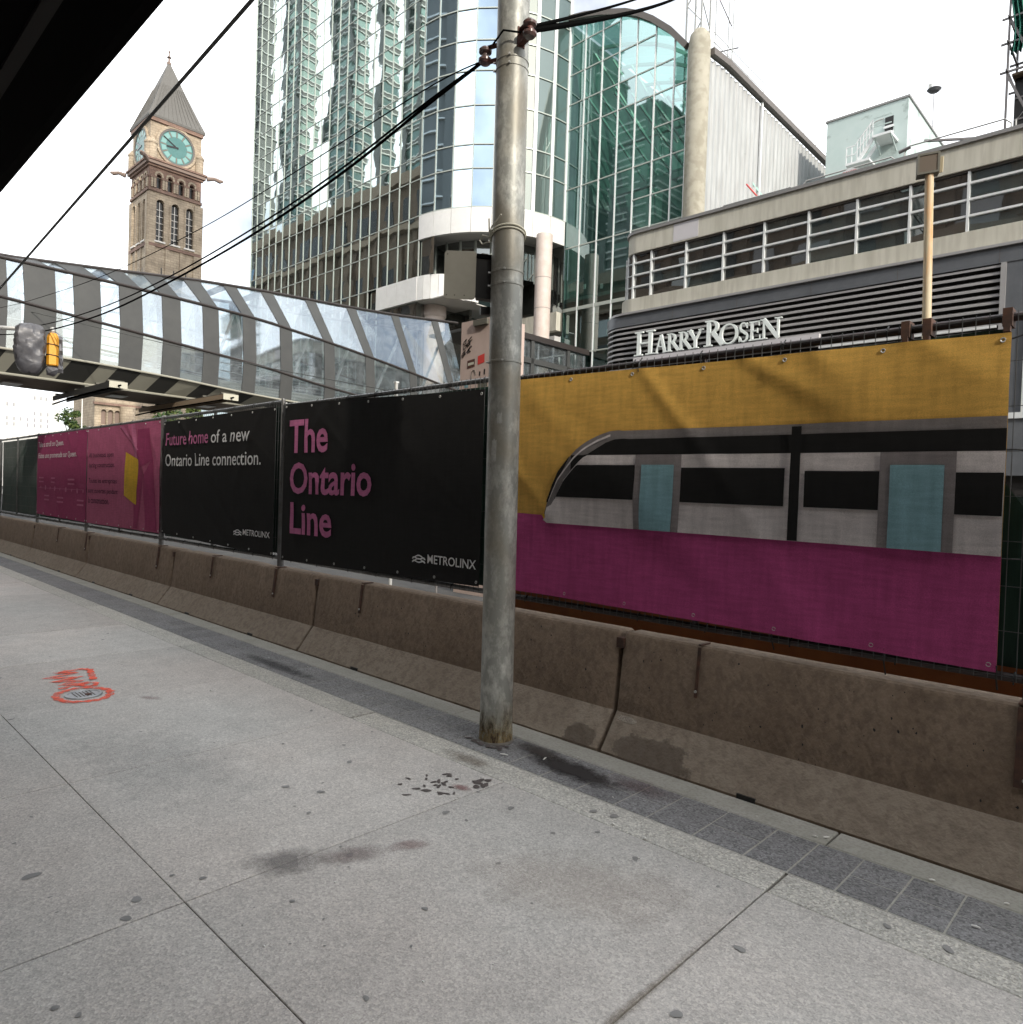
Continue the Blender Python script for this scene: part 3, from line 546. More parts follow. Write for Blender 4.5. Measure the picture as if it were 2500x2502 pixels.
stain(-4.0, 1.5, 1.1, .5, .2, (.33, .335, .33), .15)
stain(-1.3, 1.05, .12, .06, 1.2, (.38, .27, .24), .35)

# orange locate marking and its steel cap
spray = MB()
def ribbon(mb, pts, wdt, z):
    pts = [Vector((*p, z)) for p in pts]
    vs = []
    for i, p in enumerate(pts):
        d = (pts[min(i + 1, len(pts) - 1)] - pts[max(i - 1, 0)]).normalized(); nrm = Vector((-d.y, d.x, 0)); ww = wdt * (1 + .35 * math.sin(i * 2.3))
        vs += [p + nrm * ww / 2, p - nrm * ww / 2]
    mb.add(vs, [(2 * i, 2 * i + 1, 2 * i + 3, 2 * i + 2) for i in range(len(pts) - 1)])
CX, CY = -5.665, 1.592
ribbon(spray, [(CX + .20 * math.cos(t) * (1 + .04 * math.sin(5 * t)), CY + .165 * math.sin(t)) for t in [2 * math.pi * k / 40 for k in range(41)]], .05, .004)
zig = [(-5.93, 1.50), (-5.97, 1.72), (-6.03, 1.53), (-6.08, 1.70), (-6.16, 1.52), (-6.20, 1.72), (-6.30, 1.50), (-6.36, 1.74), (-6.44, 1.60), (-6.46, 1.80), (-6.40, 1.84), (-6.22, 1.80), (-6.02, 1.76)]
zz = []
for (ax_, ay_), (bx2, by2) in zip(zig, zig[1:]):
    for q in range(5): zz.append((ax_ + (bx2 - ax_) * q / 5 + .008 * math.sin(q * 2.2), ay_ + (by2 - ay_) * q / 5))
ribbon(spray, zz, .045, .0046)
ribbon(spray, [(-5.93 + .06 * math.cos(t), 1.70 + .05 * math.sin(t)) for t in [k * .5 for k in range(14)]], .035, .0056)
o = spray.build('spray_marking', 'orange'); o['kind'] = 'structure'
lid = thing('utility_cap', 'round steel utility cap ringed with orange spray paint on the sidewalk', 'utility cap', (CX, CY, 0))
mb = MB(); mb.lathe([(.118, -.005), (.118, .006), (.112, .009), (.10, .009), (.098, .006), (.0, .007)], (CX, CY, 0), 28); part(mb, 'lid', 'lid', lid)
mb = MB(); mb.lathe([(.022, .0072), (.022, .012), (.0, .013)], (CX + .03, CY + .02, 0), 6); part(mb, 'bolt', 'ironrust', lid)
mb = MB()
for k in range(6): mb.box(CX - .07, CX + .07, CY - .06 + .022 * k, CY - .055 + .022 * k, .0071, .0095)
part(mb, 'tread_pattern', 'joint', lid)

# ================================================================== BARRIERS
PROF = [(3.475, -.10), (3.475, .010), (3.632, .220), (3.680, .668), (3.692, .688), (3.708, .697), (3.842, .697), (3.858, .688), (3.870, .668), (3.918, .220), (4.075, .010), (4.075, -.10)]
def barrier(x0, x1, label, notch=True):
    t = thing('concrete_barrier', label, 'barrier', ((x0 + x1) / 2, 3.75, -.1), 'concrete barriers along the kerb')
    xs = [x0 + .012, x0 + .016, x0 + .035]
    n = 24
    xs += [x0 + .035 + (x1 - x0 - .07) * (i + 1) / n for i in range(n - 1)] + [x1 - .035, x1 - .016, x1 - .012]
    mb = MB(); K = len(PROF)
    for i, x in enumerate(xs):
        e = 0.022 if i in (0, len(xs) - 1) else (0.008 if i in (1, len(xs) - 2) else 0)
        for y, z in PROF:
            yy = y + (e if y < 3.775 else -e); zz = z - (e if z > .6 else 0)
            p = Vector((x, yy, zz)); nz = noise.noise(p * 3.1) * .004 + noise.noise(p * 14) * .0018
            chip = 0
            if z > .66 and noise.noise(Vector((x * 5 + x0, z, 3))) > .42: chip = .012
            mb.v.append((x, yy + (nz + chip * .6 if y < 3.775 else -nz), zz + nz * .6 - chip))
    for i in range(len(xs) - 1):
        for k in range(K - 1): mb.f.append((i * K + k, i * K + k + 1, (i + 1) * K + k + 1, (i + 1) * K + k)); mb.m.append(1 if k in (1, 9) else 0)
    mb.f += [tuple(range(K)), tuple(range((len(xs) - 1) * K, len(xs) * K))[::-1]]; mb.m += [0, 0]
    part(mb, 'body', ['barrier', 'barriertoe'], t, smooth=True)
    mb = MB(); mb.box(x1 - .03, x1 + .03, 3.72, 3.83, .50, .615); mb.box(x1 - .02, x1 + .02, 3.715, 3.785, -.05, .5)
    part(mb, 'joint_connector', 'rust', t)
    piece('joint_notch', 'rust', x1 - .024, x1 + .030, 3.664, 3.76, .600, .662, t)
    mb = MB()
    for i in range(110):
        z = random.uniform(.22, .66); x = random.uniform(x0 + .1, x1 - .1); y = 3.632 + (z - .220) / .448 * .048
        hs_ = random.choice((.35, .45, .6, 1.0)); blob_v = [(x + .006 * hs_ * math.cos(a) * random.uniform(.5, 1.3), y - .0062, z + .008 * hs_ * math.sin(a) * random.uniform(.5, 1.4)) for a in [k * 1.05 for k in range(6)]]
        mb.add(blob_v, [tuple(range(6))])
    o = part(mb, 'air_holes', 'black', t); o['kind'] = 'stuff'
    for fx in (.27, .73):       # lifting slots at the foot
        x = x0 + (x1 - x0) * fx; piece('drain_slot', 'black', x - .05, x + .05, 3.472, 3.55, -.05, .022, t)
bx = [0.93, -2.54, -6.05, -9.5, -12.95, -16.35, -19.8, -23.25, -26.7, -30.2, -33.7]
blab = ['large brown-grey barrier below the train banner at right edge', 'barrier right behind the big steel pole with chipped top corner', 'barrier below the black banner with the pink wording', 'barrier below the banner with two lines of white wording', 'barrier below the pink banner with the yellow shape',
        'barrier below the purple banner with the timeline', 'barrier below the plain green screen at the left edge'] + ['first barrier beyond the left picture edge', 'second barrier beyond the left picture edge', 'third barrier beyond the left picture edge']
for i in range(len(bx) - 1): barrier(bx[i + 1], bx[i], blab[i])
# damp marks on the sloping toes near the pole
def toe_stain(x, rx, ry, c, amt, v=.5):
    m = stain_mat('damp', c, amt, 8, .86, .93); mb = MB(); n = 28
    mb.add([(math.cos(2 * math.pi * k / n), math.sin(2 * math.pi * k / n), 0) for k in range(n)], [tuple(range(n))]); t_ = mb.build('stain', 'black'); d = t_.data; bpy.data.objects.remove(t_); d.materials.clear(); d.materials.append(m)
    an = math.atan2(.21, .157); nrm = Vector((0, -math.sin(an), math.cos(an)))
    p = Vector((x, 3.475 + .157 * v, .010 + .21 * v)) + nrm * .007
    o = obj('stain', d, TOE, p, (an, 0, 0), (rx, ry, 1)); PARTS.append((o, TOE))
TOE = [o for o in COL.objects if o.name.startswith('concrete_barrier')][0]
toe_stain(-2.20, .40, .17, (.14, .108, .08), .5, .2); toe_stain(-2.42, .12, .03, (.50, .45, .38), .4, .85)
TOE = [o for o in COL.objects if o.name.startswith('concrete_barrier')][1]
toe_stain(-2.70, .17, .15, (.14, .108, .08), .45, .15)
# ================================================================== FENCE
posts = [2.75, -0.46, -3.66, -6.90, -10.15, -13.40, -16.50, -19.80, -23.1, -26.4]
flab = ['fence panel past the right end of the train banner', 'fence panel carrying the yellow and magenta train banner', 'fence panel carrying the black banner with large pink wording', 'fence panel carrying the black banner with two white lines',
        'fence panel carrying the pink banner with yellow shape', 'fence panel carrying the purple timeline banner', 'fence panel with plain dark green screen at left edge', 'far fence panel, first beyond the left picture edge', 'far fence panel, second beyond the left picture edge']
YF = 3.75
def fence_panel(i):
    xr, xl = posts[i], posts[i + 1]; zt = 2.365 if i < 3 else 2.425
    zt = {0: 2.355, 1: 2.360, 2: 2.38}.get(i, 2.425); mt = 'fencedark' if i <= 1 else 'fencemetal'
    t = thing('fence_panel', flab[i], 'fence', ((xl + xr) / 2, YF, .7), 'mesh fence panels on the barriers')
    r = .021
    for x in (xl + .03, xr - .03):
        mb = MB(); mb.tube([(x, YF, .705), (x, YF, zt + .02)], r, 12); mb.lathe([(r, 0), (r * .8, .012), (0, .016)], (x, YF, zt + .02), 10); part(mb, 'post', mt, t, True)
    for nm, z in (('top_rail', zt), ('bottom_rail', .795)):
        mb = MB(); mb.tube([(xl + .05, YF, z), ((xl + xr) / 2, YF, z - .004), (xr - .05, YF, z)], r * .95, 12); part(mb, nm, mt, t, True)
    mb = MB(); mb.tube([((xl + xr) / 2 - .02, YF, .8), ((xl + xr) / 2 - .02, YF, zt)], r * .8, 10); part(mb, 'mid_post', mt, t, True)
    mb = MB(); n = int((xr - xl) / .052)
    for k in range(n):
        x = xl + .06 + k * .052; mb.box(x - .0016, x + .0016, YF - .028, YF - .025, .78, zt + .02)
    for k in range(9):
        z = .80 + k * (zt - .80) / 8; mb.box(xl + .05, xr - .05, YF - .025, YF - .022, z - .0016, z + .0016)
    o = part(mb, 'wire_mesh', 'wire', t); o['kind'] = 'stuff'
    # green privacy screen tied behind, with slack folds
    mb = MB(); nx, nz = 40, 14
    x_hi = xr - .03 if i else xl + .0
    if i:
        for a in range(nx + 1):
            for b in range(nz + 1):
                x = xl + .03 + (x_hi - xl - .03) * a / nx; z = .83 + (zt - .87) * b / nz
                cut = 0
                if i == 1: x = xl + .03 + ((-.50 if b < 7 else (-.57 if b < 8 else -.64)) - xl - .03) * a / nx
                mb.v.append((x, YF + .045 + .012 * math.sin(x * 9 + z * 2) * (1 - b / nz * .5) + .006 * noise.noise(Vector((x * 5, 0, z * 2))), z))
        for a in range(nx):
            for b in range(nz): mb.f.append((a * (nz + 1) + b, (a + 1) * (nz + 1) + b, (a + 1) * (nz + 1) + b + 1, a * (nz + 1) + b + 1)); mb.m.append(0)
        part(mb, 'privacy_screen', 'screen', t, True)
    # clamps and zip ties along the rails
    for k in range(7):
        x = xl + .2 + k * (xr - xl - .4) / 6 + random.uniform(-.05, .05)
        mb = MB(); mb.tube([(x, YF - .024, zt - .03), (x, YF - .03, zt), (x, YF - .0, zt + .028)], .004, 6); part(mb, 'wire_tie', 'black', t)
        mb = MB(); mb.tube([(x + .1, YF - .03, .77), (x + .1, YF - .03, .80), (x + .1, YF, .82)], .004, 6); part(mb, 'wire_tie', 'black', t)
    if i == 1:
        for x in (-1.02, -.93, -.62):
            mb = MB(); mb.box(x - .018, x + .018, YF - .05, YF + .03, zt - .045, zt + .032); mb.box(x - .012, x + .012, YF - .055, YF - .02, zt - .07, zt - .04); part(mb, 'clamp', 'rust', t)
    return t
panels = [fence_panel(i) for i in range(len(posts) - 1)]
# steel straps that hook over the barrier and hold the fence
def strap(x, zb, wd, panel):
    mb = MB(); yb = lambda z: 3.632 + (z - .220) / .448 * .048 - .010
    mb.bar((x, yb(zb), zb), (x, yb(.69), .69), wd, .007, upv=Vector((0, 1, 0)))
    mb.box(x - wd / 2, x + wd / 2, 3.672, 3.78, .700, .708)
    s = part(mb, 'mounting_strap', 'rust', panels[panel])
    mb = MB(); mb.tube([(x, yb(zb + .035) - .010, zb + .035), (x, yb(zb + .035) + .004, zb + .035)], .008, 8); part(mb, 'bolt', 'metalpale', s)
strap(-.475, .36, .075, 0); strap(-2.0, .41, .017, 1); strap(-6.84, .40, .045, 2); strap(-8.34, .44, .03, 3); strap(-10.0, .40, .05, 4); strap(-13.08, .41, .05, 5); strap(-14.7, .44, .03, 5); strap(-3.62, .41, .05, 2); strap(-5.3, .44, .03, 2)
# ================================================================== BANNERS
YB = 3.705
def wrinkle(seed, amp):
    def f(x, z):
        p = Vector((x * .8 + seed, z * 1.6, seed * 1.7))
        d = noise.noise(p) * .7 + .30 * noise.noise(Vector((x * 2.2 + z * 1.5, z * 2.6 - x * .7, seed)))
        a = x * .62 + z * .78 + seed                       # slack folds running diagonally
        m = max(0, noise.noise(Vector((x * .7, z * .7, seed + 9))) + .25)
        r = noise.noise(Vector((a * 1.9, (x - z) * .25, seed)))
        d += 1.5 * m * (1 - min(1, abs(r) * 4.5)) ** 2
        a2 = x * .75 - z * .66
        r2_ = noise.noise(Vector((a2 * 1.5 + 7, (x + z) * .3, seed + 4)))
        d += 1.2 * max(0, noise.noise(Vector((x * .6 + 5, z * .6, seed + 2))) + .15) * (1 - min(1, abs(r2_) * 4)) ** 2
        return amp * d
    return f
def cloth(mb, x0, x1, zl, zh, y, wr, nx=None, nz=None, th=0, mi=0):
    nx = nx or max(2, int(abs(x1 - x0) / .028)); nz = nz or 52; o = len(mb.v)
    for a in range(nx + 1):
        x = x0 + (x1 - x0) * a / nx; lo = zl(x) if callable(zl) else zl; hi = zh(x) if callable(zh) else zh
        for b in range(nz + 1):
            z = lo + (hi - lo) * b / nz; mb.v.append((x, y - wr(x, z), z))
    for a in range(nx):
        for b in range(nz):
            mb.f.append((o + a * (nz + 1) + b, o + (a + 1) * (nz + 1) + b, o + (a + 1) * (nz + 1) + b + 1, o + a * (nz + 1) + b + 1)); mb.m.append(mi)
    return mb
mb = MB(); mb.tube([(.009 * math.cos(a), 0, .009 * math.sin(a)) for a in [k2 * math.pi / 5 for k2 in range(11)]], .003, 5, cap=False)
o = mb.build('eyelet', 'metalpale', smooth=True); EYE = o.data; bpy.data.objects.remove(o)
def banner(label, x0, x1, zl, zh, mat, seed, amp=.016, hem=True):
    t = thing('banner', label, 'banner', ((x0 + x1) / 2, YB, .8), 'printed banners on the fence')
    wr = wrinkle(seed, amp)
    part(cloth(MB(), x0, x1, zl, zh, YB, wr), 'cloth', mat, t, True)
    for k in range(7):
        x = x0 + .03 + (x1 - x0 - .06) * k / 6
        for z in ((zl(x) if callable(zl) else zl) + .03, (zh(x) if callable(zh) else zh) - .03):
            c = Vector((x, YB - wr(x, z) - .003, z))
            o = obj('eyelet', EYE, t, c); PARTS.append((o, t))
    return t, wr
def ln(xa, za, xb, zb): return lambda x: za + (zb - za) * (x - xa) / (xb - xa)
def metro_icon(t, x0, x1, z0, z1, y, wr):
    """two wave lines crossing twice"""
    mb = MB(); n = 22
    for s, off in ((1, 0), (-1, 0), (1, -.36), (-1, -.36)):
        if off and s < 0: pass
        pts = []
        for k in range(n + 1):
            u = k / n; v = .34 + .62 * abs(math.sin(math.pi * (u * 1.0 + (.0 if s > 0 else .5)))) ** 1.4 * (.62 if True else 1)
            if s < 0: v = .34 + .62 * (1 - abs(math.sin(math.pi * u)) ** 1.2) * .62 * (1 - abs(2 * u - 1) ** 3) + .38 * 0
            pts.append((x0 + (x1 - x0) * u, z0 + (z1 - z0) * (v + off)))
        vs = []
        th = (z1 - z0) * .075
        for X, Z in pts: vs += [(X, y - wr(X, Z) - .0006 * (s > 0), Z - th), (X, y - wr(X, Z) - .0006 * (s > 0), Z + th)]
        mb.add(vs, [(2 * k, 2 * k + 2, 2 * k + 3, 2 * k + 1) for k in range(n)])
    part(mb, 'logo_mark', 'whitetext', t)

# train banner
t, wr = banner('large banner with a flat grey train on yellow and magenta', -3.53, -.60, ln(-3.53, .852, -.6, .815), ln(-3.53, 2.338, -.6, 2.282), 'yellow', 3, .026)
def lay_print(name, mat, x0, x1, zl, zh, d, nx=None, nz=None):
    part(cloth(MB(), x0, x1, zl, zh, YB - d, wr, nx, nz or 12), name, mat, t, True)
K1 = .005
slope = lambda z: (lambda x: z - (x + 3.0) * .0085)
lay_print('magenta_field', 'magenta', -3.53, -.60, ln(-3.53, .8525, -.6, .8155), lambda x: (1.398 - (x + 3.53) * .02 if x < -3.19 else slope(1.345)(x)), K1, 60, 20)
def nose(zc):      # outline of the train front: list of (x, z_top) for the outer skin
    return [(-3.214, 1.375), (-3.205, 1.42), (-3.183, 1.50), (-3.15, 1.59), (-3.098, 1.688), (-3.04, 1.75), (-2.966, 1.822), (-2.90, 1.866), (-2.857, 1.889), (-2.78, 1.920), (-2.688, 1.943), (-2.60, 1.947)]
out_tab = nose(0); in_tab = [(-3.213, 1.352), (-3.208, 1.40), (-3.19, 1.445), (-3.16, 1.452), (-3.126, 1.491), (-3.09, 1.565), (-3.049, 1.635), (-2.98, 1.705), (-2.92, 1.757), (-2.897, 1.775), (-2.789, 1.834), (-2.72, 1.870), (-2.654, 1.889), (-2.55, 1.893)]
def bodytop(x): return lerp_tab(out_tab, x) if x < -2.6 else slope(1.945)(x)
def intop(x): return lerp_tab(in_tab, x) if x < -2.55 else slope(1.892)(x)
bot = slope(1.339)
def bodybot(x): return bot(x) + (.034 * (1 - math.sqrt(max(0, 1 - ((-3.175 - x) / .041) ** 2))) if x < -3.175 else 0)
lay_print('train_skin', 'tgrey', -3.214, -.60, bodybot, bodytop, K1 * 2, 80, 16)
lay_print('train_roof', 'tblack', -2.99, -.60, lambda x: min(slope(1.795)(x), intop(x) - .001), lambda x: max(intop(x), slope(1.795)(x)), K1 * 3, 70, 6)
lay_print('train_body', 'tlight', -3.213, -.60, bodybot, lambda x: min(slope(1.795)(x), lerp_tab(in_tab, x) - .002 if x < -2.86 else 9), K1 * 3 - .0006, 80, 16)
lay_print('edge_line', 'tlight', -3.165, -2.68, lambda x: bodytop(x) - .066 + .03 * (x + 3.165) / .485, lambda x: bodytop(x) - .052 + .03 * (x + 3.165) / .485, K1 * 3.9, 40, 2)
lay_print('windscreen', 'tblack', -3.115, -2.49, slope(1.518), lambda x: min(slope(1.731)(x), lerp_tab(in_tab, x) - .012), K1 * 4, 40, 10)
lay_print('nose_crescent', 'tblack', -3.184, -3.0, lambda x: lerp_tab(out_tab, x) - .055 * min(1, (x + 3.19) / .02) * min(1, max(.05, (-2.995 - x) / .08)), lambda x: lerp_tab(out_tab, x) - .001, K1 * 3.6, 16, 4)  # black crescent printed round the train nose
lay_print('headlight', 'ochre', -3.205, -3.19, 1.37, 1.40, K1 * 4, 2, 2)
lay_print('train_window', 'tblack', -2.175, -1.562, slope(1.516), slope(1.717), K1 * 4, 14, 8)
lay_print('train_window', 'tblack', -1.458, -1.10, slope(1.517), slope(1.703), K1 * 4, 10, 8)
lay_print('train_window', 'tblack', -.782, -.602, slope(1.512), slope(1.700), K1 * 4, 6, 8)
for xa, xb in ((-2.487, -2.175), (-1.099, -.781)):
    lay_print('door_frame', 'tmid', xa, xb, lambda x: bot(x) + .0005, slope(1.794), K1 * 4.2, 8, 12)
    lay_print('door_glass', 'tblue', xa + .047, xb - .045, lambda x: bot(x) + .001, slope(1.733), K1 * 5.2, 8, 12)
lay_print('coupling_gap', 'tblack', -1.531, -1.479, lambda x: bot(x) + .002, slope(1.932), K1 * 6, 2, 14)
mb = MB()
for (x, z, dx, dz) in ((-.6, 2.255, .10, .03), (-.6, 1.78, .07, 0), (-.6, 1.31, .07, 0), (-.6, .845, .0, -.11), (-1.05, .845, 0, -.13), (-1.6, .85, 0, -.11), (-3.1, 2.31, 0, .08), (-2.5, 2.3, 0, .09)):
    mb.tube([(x, YB - .008, z), (x + dx * .5, YB - .004, z + dz * .5), (x + dx, YB + .03, z + dz)], .004, 6)
part(mb, 'zip_ties', 'black', t)

# black banner "The Ontario Line"
t, wr = banner('black banner with three lines of large pink wording', -6.80, -3.85, ln(-6.8, .785, -3.85, .83), ln(-6.8, 2.385, -3.85, 2.30), 'bblack', 11, .011)
D = .013
text_on('lettering', 'The', -6.675, -5.965, 1.875, 2.21, YB - D, 'pinktext', t, .022, wr)
text_on('lettering', 'Ontario', -6.645, -5.237, 1.468, 1.785, YB - D, 'pinktext', t, .022, wr)
text_on('lettering', 'Line', -6.61, -5.855, 1.066, 1.385, YB - D, 'pinktext', t, .022, wr)
metro_icon(t, -4.636, -4.468, .955, 1.03, YB - D, wr)
text_on('lettering', 'METROLINX', -4.441, -3.876, .955, 1.026, YB - D, 'whitetext', t, .012, wr)
# black banner "Future home of a new"
t, wr = banner('black banner with two lines of pale wording', -10.02, -6.99, ln(-10.02, .875, -6.99, .80), ln(-10.02, 2.36, -6.99, 2.375), 'bblack', 23, .011)
text_on('lettering', 'Future home', -9.905, -8.60, 2.038, 2.205, YB - D, 'pinktext', t, .006, wr)
text_on('lettering', 'of a', -8.518, -8.10, 2.036, 2.19, YB - D, 'whitetext', t, .006, wr)
text_on('lettering', 'n', -8.02, -7.89, 2.036, 2.142, YB - D, 'whitetext', t, .006, wr, .25)
text_on('lettering', 'ew', -7.86, -7.53, 2.032, 2.142, YB - D, 'whitetext', t, .006, wr)
text_on('lettering', 'Ontario Line connection.', -9.89, -7.268, 1.766, 1.925, YB - D, 'whitetext', t, .006, wr)
metro_icon(t, -7.86, -7.68, .985, 1.06, YB - D, wr)
text_on('lettering', 'METROLINX', -7.65, -7.038, .99, 1.056, YB - D, 'whitetext', t, .012, wr)
# pink banner with yellow shape
t, wr = banner('pink banner with dark wording and a yellow slanted shape', -13.26, -10.12, ln(-13.26, .86, -10.12, .865), 2.395, 'pink', 37, .010)
def quad_print(name, mat, pts, d):
    mb = MB(); n = 10
    (ax, az), (bx_, bz), (cx, cz), (dx, dz) = pts       # bottom-left, bottom-right, top-right, top-left
    for i in range(n + 1):
        for j in range(n + 1):
            u, v = i / n, j / n
            X = (ax * (1 - u) + bx_ * u) * (1 - v) + (dx * (1 - u) + cx * u) * v; Z = (az * (1 - u) + bz * u) * (1 - v) + (dz * (1 - u) + cz * u) * v
            mb.v.append((X, YB - d - wr(X, Z), Z))
    for i in range(n):
        for j in range(n): mb.f.append((i * (n + 1) + j, (i + 1) * (n + 1) + j, (i + 1) * (n + 1) + j + 1, i * (n + 1) + j + 1)); mb.m.append(0)
    part(mb, name, mat, t, True)
quad_print('yellow_shape', 'ochre', ((-11.482, 1.348), (-10.943, 1.22), (-10.885, 1.864), (-11.433, 1.988)), .009)
quad_print('purple_ray', 'purple', ((-10.60, .885), (-10.19, .885), (-10.37, 1.90), (-10.72, 1.63)), .0055)
quad_print('purple_ray', 'purple', ((-11.08, .885), (-10.90, .885), (-10.70, 1.70), (-11.00, 1.84)), .005)
quad_print('purple_field', 'purple', ((-10.98, 1.72), (-10.38, 1.86), (-10.50, 2.30), (-10.97, 2.30)), .0062)
quad_print('mauve_ray', 'mauve', ((-11.05, 1.90), (-10.93, 1.86), (-11.05, 2.38), (-11.22, 2.38)), .0075)
quad_print('mauve_ray', 'mauve', ((-11.0, 2.02), (-10.9, 2.0), (-11.55, 2.38), (-11.7, 2.38)), .0083)
for body, x1, z0 in (('All businesses open', -11.96, 1.905), ('during construction.', -11.90, 1.745), ('Toutes les entreprises', -11.79, 1.495), ('sont ouvertes pendant', -11.745, 1.335), ('la construction.', -12.12, 1.19)):
    text_on('lettering', body, -13.13, x1, z0, z0 + .098, YB - D, 'darktext', t, .004, wr)
# purple banner with the timeline
t, wr = banner('purple banner with white wording and a dotted timeline', -16.38, -13.29, ln(-16.38, .89, -13.29, .86), 2.40, 'purple', 41, .010)
text_on('lettering', 'Take a stroll on Queen.', -16.265, -14.60, 2.155, 2.275, YB - D, 'whitetext', t, .006, wr)
text_on('lettering', 'Faites une promenade sur Queen.', -16.25, -13.79, 1.93, 2.06, YB - D, 'whitetext', t, .006, wr)
for i, (x, z) in enumerate(((-16.18, 1.575), (-15.35, 1.57), (-14.3, 1.55), (-15.8, 1.24), (-14.9, 1.22), (-13.75, 1.20))):
    for k in range(2):
        mb = MB(); cloth(mb, x, x + (.33, .25, .4, .36, .36, .38)[i], z - .075 * k, z - .075 * k + .028, YB - D, wr, 4, 2); part(mb, 'caption', 'mauve', t)
for i in range(9):
    x = -16.05 + i * .33; z = 1.41 - i * .005; mb = MB(); n = 10; rr = .05 if i % 2 else .03
    c0 = [(x + rr * math.cos(2 * math.pi * k / n), z + rr * .9 * math.sin(2 * math.pi * k / n)) for k in range(n)]
    mb.add([(a, YB - D - wr(a, b), b) for a, b in c0], [tuple(range(n))]); part(mb, 'timeline_dot', 'mauve', t)
mb = MB(); cloth(mb, -16.25, -13.35, 1.392, 1.400, YB - D + .001, wr, 30, 1); part(mb, 'timeline', 'mauve', t)

# ================================================================== STEEL POLE, SIGN BOX, CABLES
PXc, PYc = -3.085, 3.155; TX = -0.012      # slight lean
pole = thing('steel_pole', 'tall mottled galvanised steel pole standing on the kerb strip', 'pole', (PXc, PYc, 0))
mb = MB(); R0 = .1005
N_ = 40; hs = [0.0, .02, .12, .3] + [.3 + 7.2 * k / 30 for k in range(1, 31)]
mb.tube([(PXc + TX * z, PYc, z) for z in hs], [R0 * (1.03 if z < .05 else 1.0) * (1 - .006 * z) for z in hs], N_); part(mb, 'shaft', 'galv', pole, True)
def band(z, h, r=.004, nm='clamp_band', mat='galv'):
    mb = MB(); x = PXc + TX * z; R_ = R0 * (1 - .006 * z) + r
    mb.lathe([(R_ - .003, -h / 2), (R_, -h / 2 + .002), (R_, h / 2 - .002), (R_ - .003, h / 2)], (x, PYc, z), 36); b = part(mb, nm, mat, pole, True)
    for a in (-2.35, -.95):
        mb = MB(); mb.tube([(x + math.cos(a) * R_ * .98, PYc + math.sin(a) * R_ * .98, z), (x + math.cos(a) * (R_ + .014), PYc + math.sin(a) * (R_ + .014), z)], .006, 8); part(mb, 'band_buckle', 'metalpale', b)
for z in (2.88, 2.80, 2.33): band(z, .014)
for z in (4.16, 4.11): band(z, .012)
mb = MB(); mb.lathe([(R0 * 1.06, -.01), (R0 * 1.12, 0), (R0 * 1.03, .010)], (PXc, PYc, .003), 24); part(mb, 'base_collar', 'joint', pole, True)
def grime_mat():
    m, nt, bsdf, out = _mat('pole rust'); N, L = nt.nodes, nt.links
    bsdf.inputs['Roughness'].default_value = .85
    geo = N.new('ShaderNodeNewGeometry'); mp = N.new('ShaderNodeMapping'); mp.inputs['Scale'].default_value = (1, 1, .35); L.new(geo.outputs['Position'], mp.inputs[0])
    n = N.new('ShaderNodeTexNoise'); n.inputs['Scale'].default_value = 26; n.inputs['Detail'].default_value = 7; n.inputs['Roughness'].default_value = .7; L.new(mp.outputs[0], n.inputs['Vector'])
    sp_ = N.new('ShaderNodeSeparateXYZ'); L.new(geo.outputs['Position'], sp_.inputs[0])
    mr = N.new('ShaderNodeMapRange'); mr.inputs[1].default_value = 0; mr.inputs[2].default_value = .45; mr.inputs[3].default_value = .20; mr.inputs[4].default_value = -.28; L.new(sp_.outputs[2], mr.inputs[0])
    ad = N.new('ShaderNodeMath'); ad.operation = 'ADD'; L.new(n.outputs['Fac'], ad.inputs[0]); L.new(mr.outputs[0], ad.inputs[1])
    ms_ = N.new('ShaderNodeMapRange'); ms_.inputs[1].default_value = .48; ms_.inputs[2].default_value = .72; ms_.inputs[4].default_value = .85; L.new(ad.outputs[0], ms_.inputs[0])
    ra = N.new('ShaderNodeValToRGB'); ra.color_ramp.elements[0].color = (.42, .33, .16, 1); ra.color_ramp.elements[1].color = (.06, .035, .02, 1); ra.color_ramp.elements[0].position = .45; ra.color_ramp.elements[1].position = .62
    L.new(n.outputs['Fac'], ra.inputs[0]); L.new(ra.outputs[0], bsdf.inputs['Base Color'])
    tr = N.new('ShaderNodeBsdfTransparent'); mx_ = N.new('ShaderNodeMixShader'); L.new(ms_.outputs[0], mx_.inputs[0]); L.new(tr.outputs[0], mx_.inputs[1]); L.new(bsdf.outputs[0], mx_.inputs[2]); L.new(mx_.outputs[0], out.inputs[0]); return m
MT['polerust'] = grime_mat()
mb = MB(); mb.tube([(PXc + TX * z, PYc, z) for z in (.012, .1, .2, .3, .45)], [R0 * 1.03 + .001, R0 + .0018, R0 + .0016, R0 + .0012, R0 + .0008], 36, cap=False); part(mb, 'rust_patina', 'polerust', pole, True)
MT['tape'] = M('tape residue', (.42, .41, .37), .7, c2=(.30, .30, .28), ns=40)
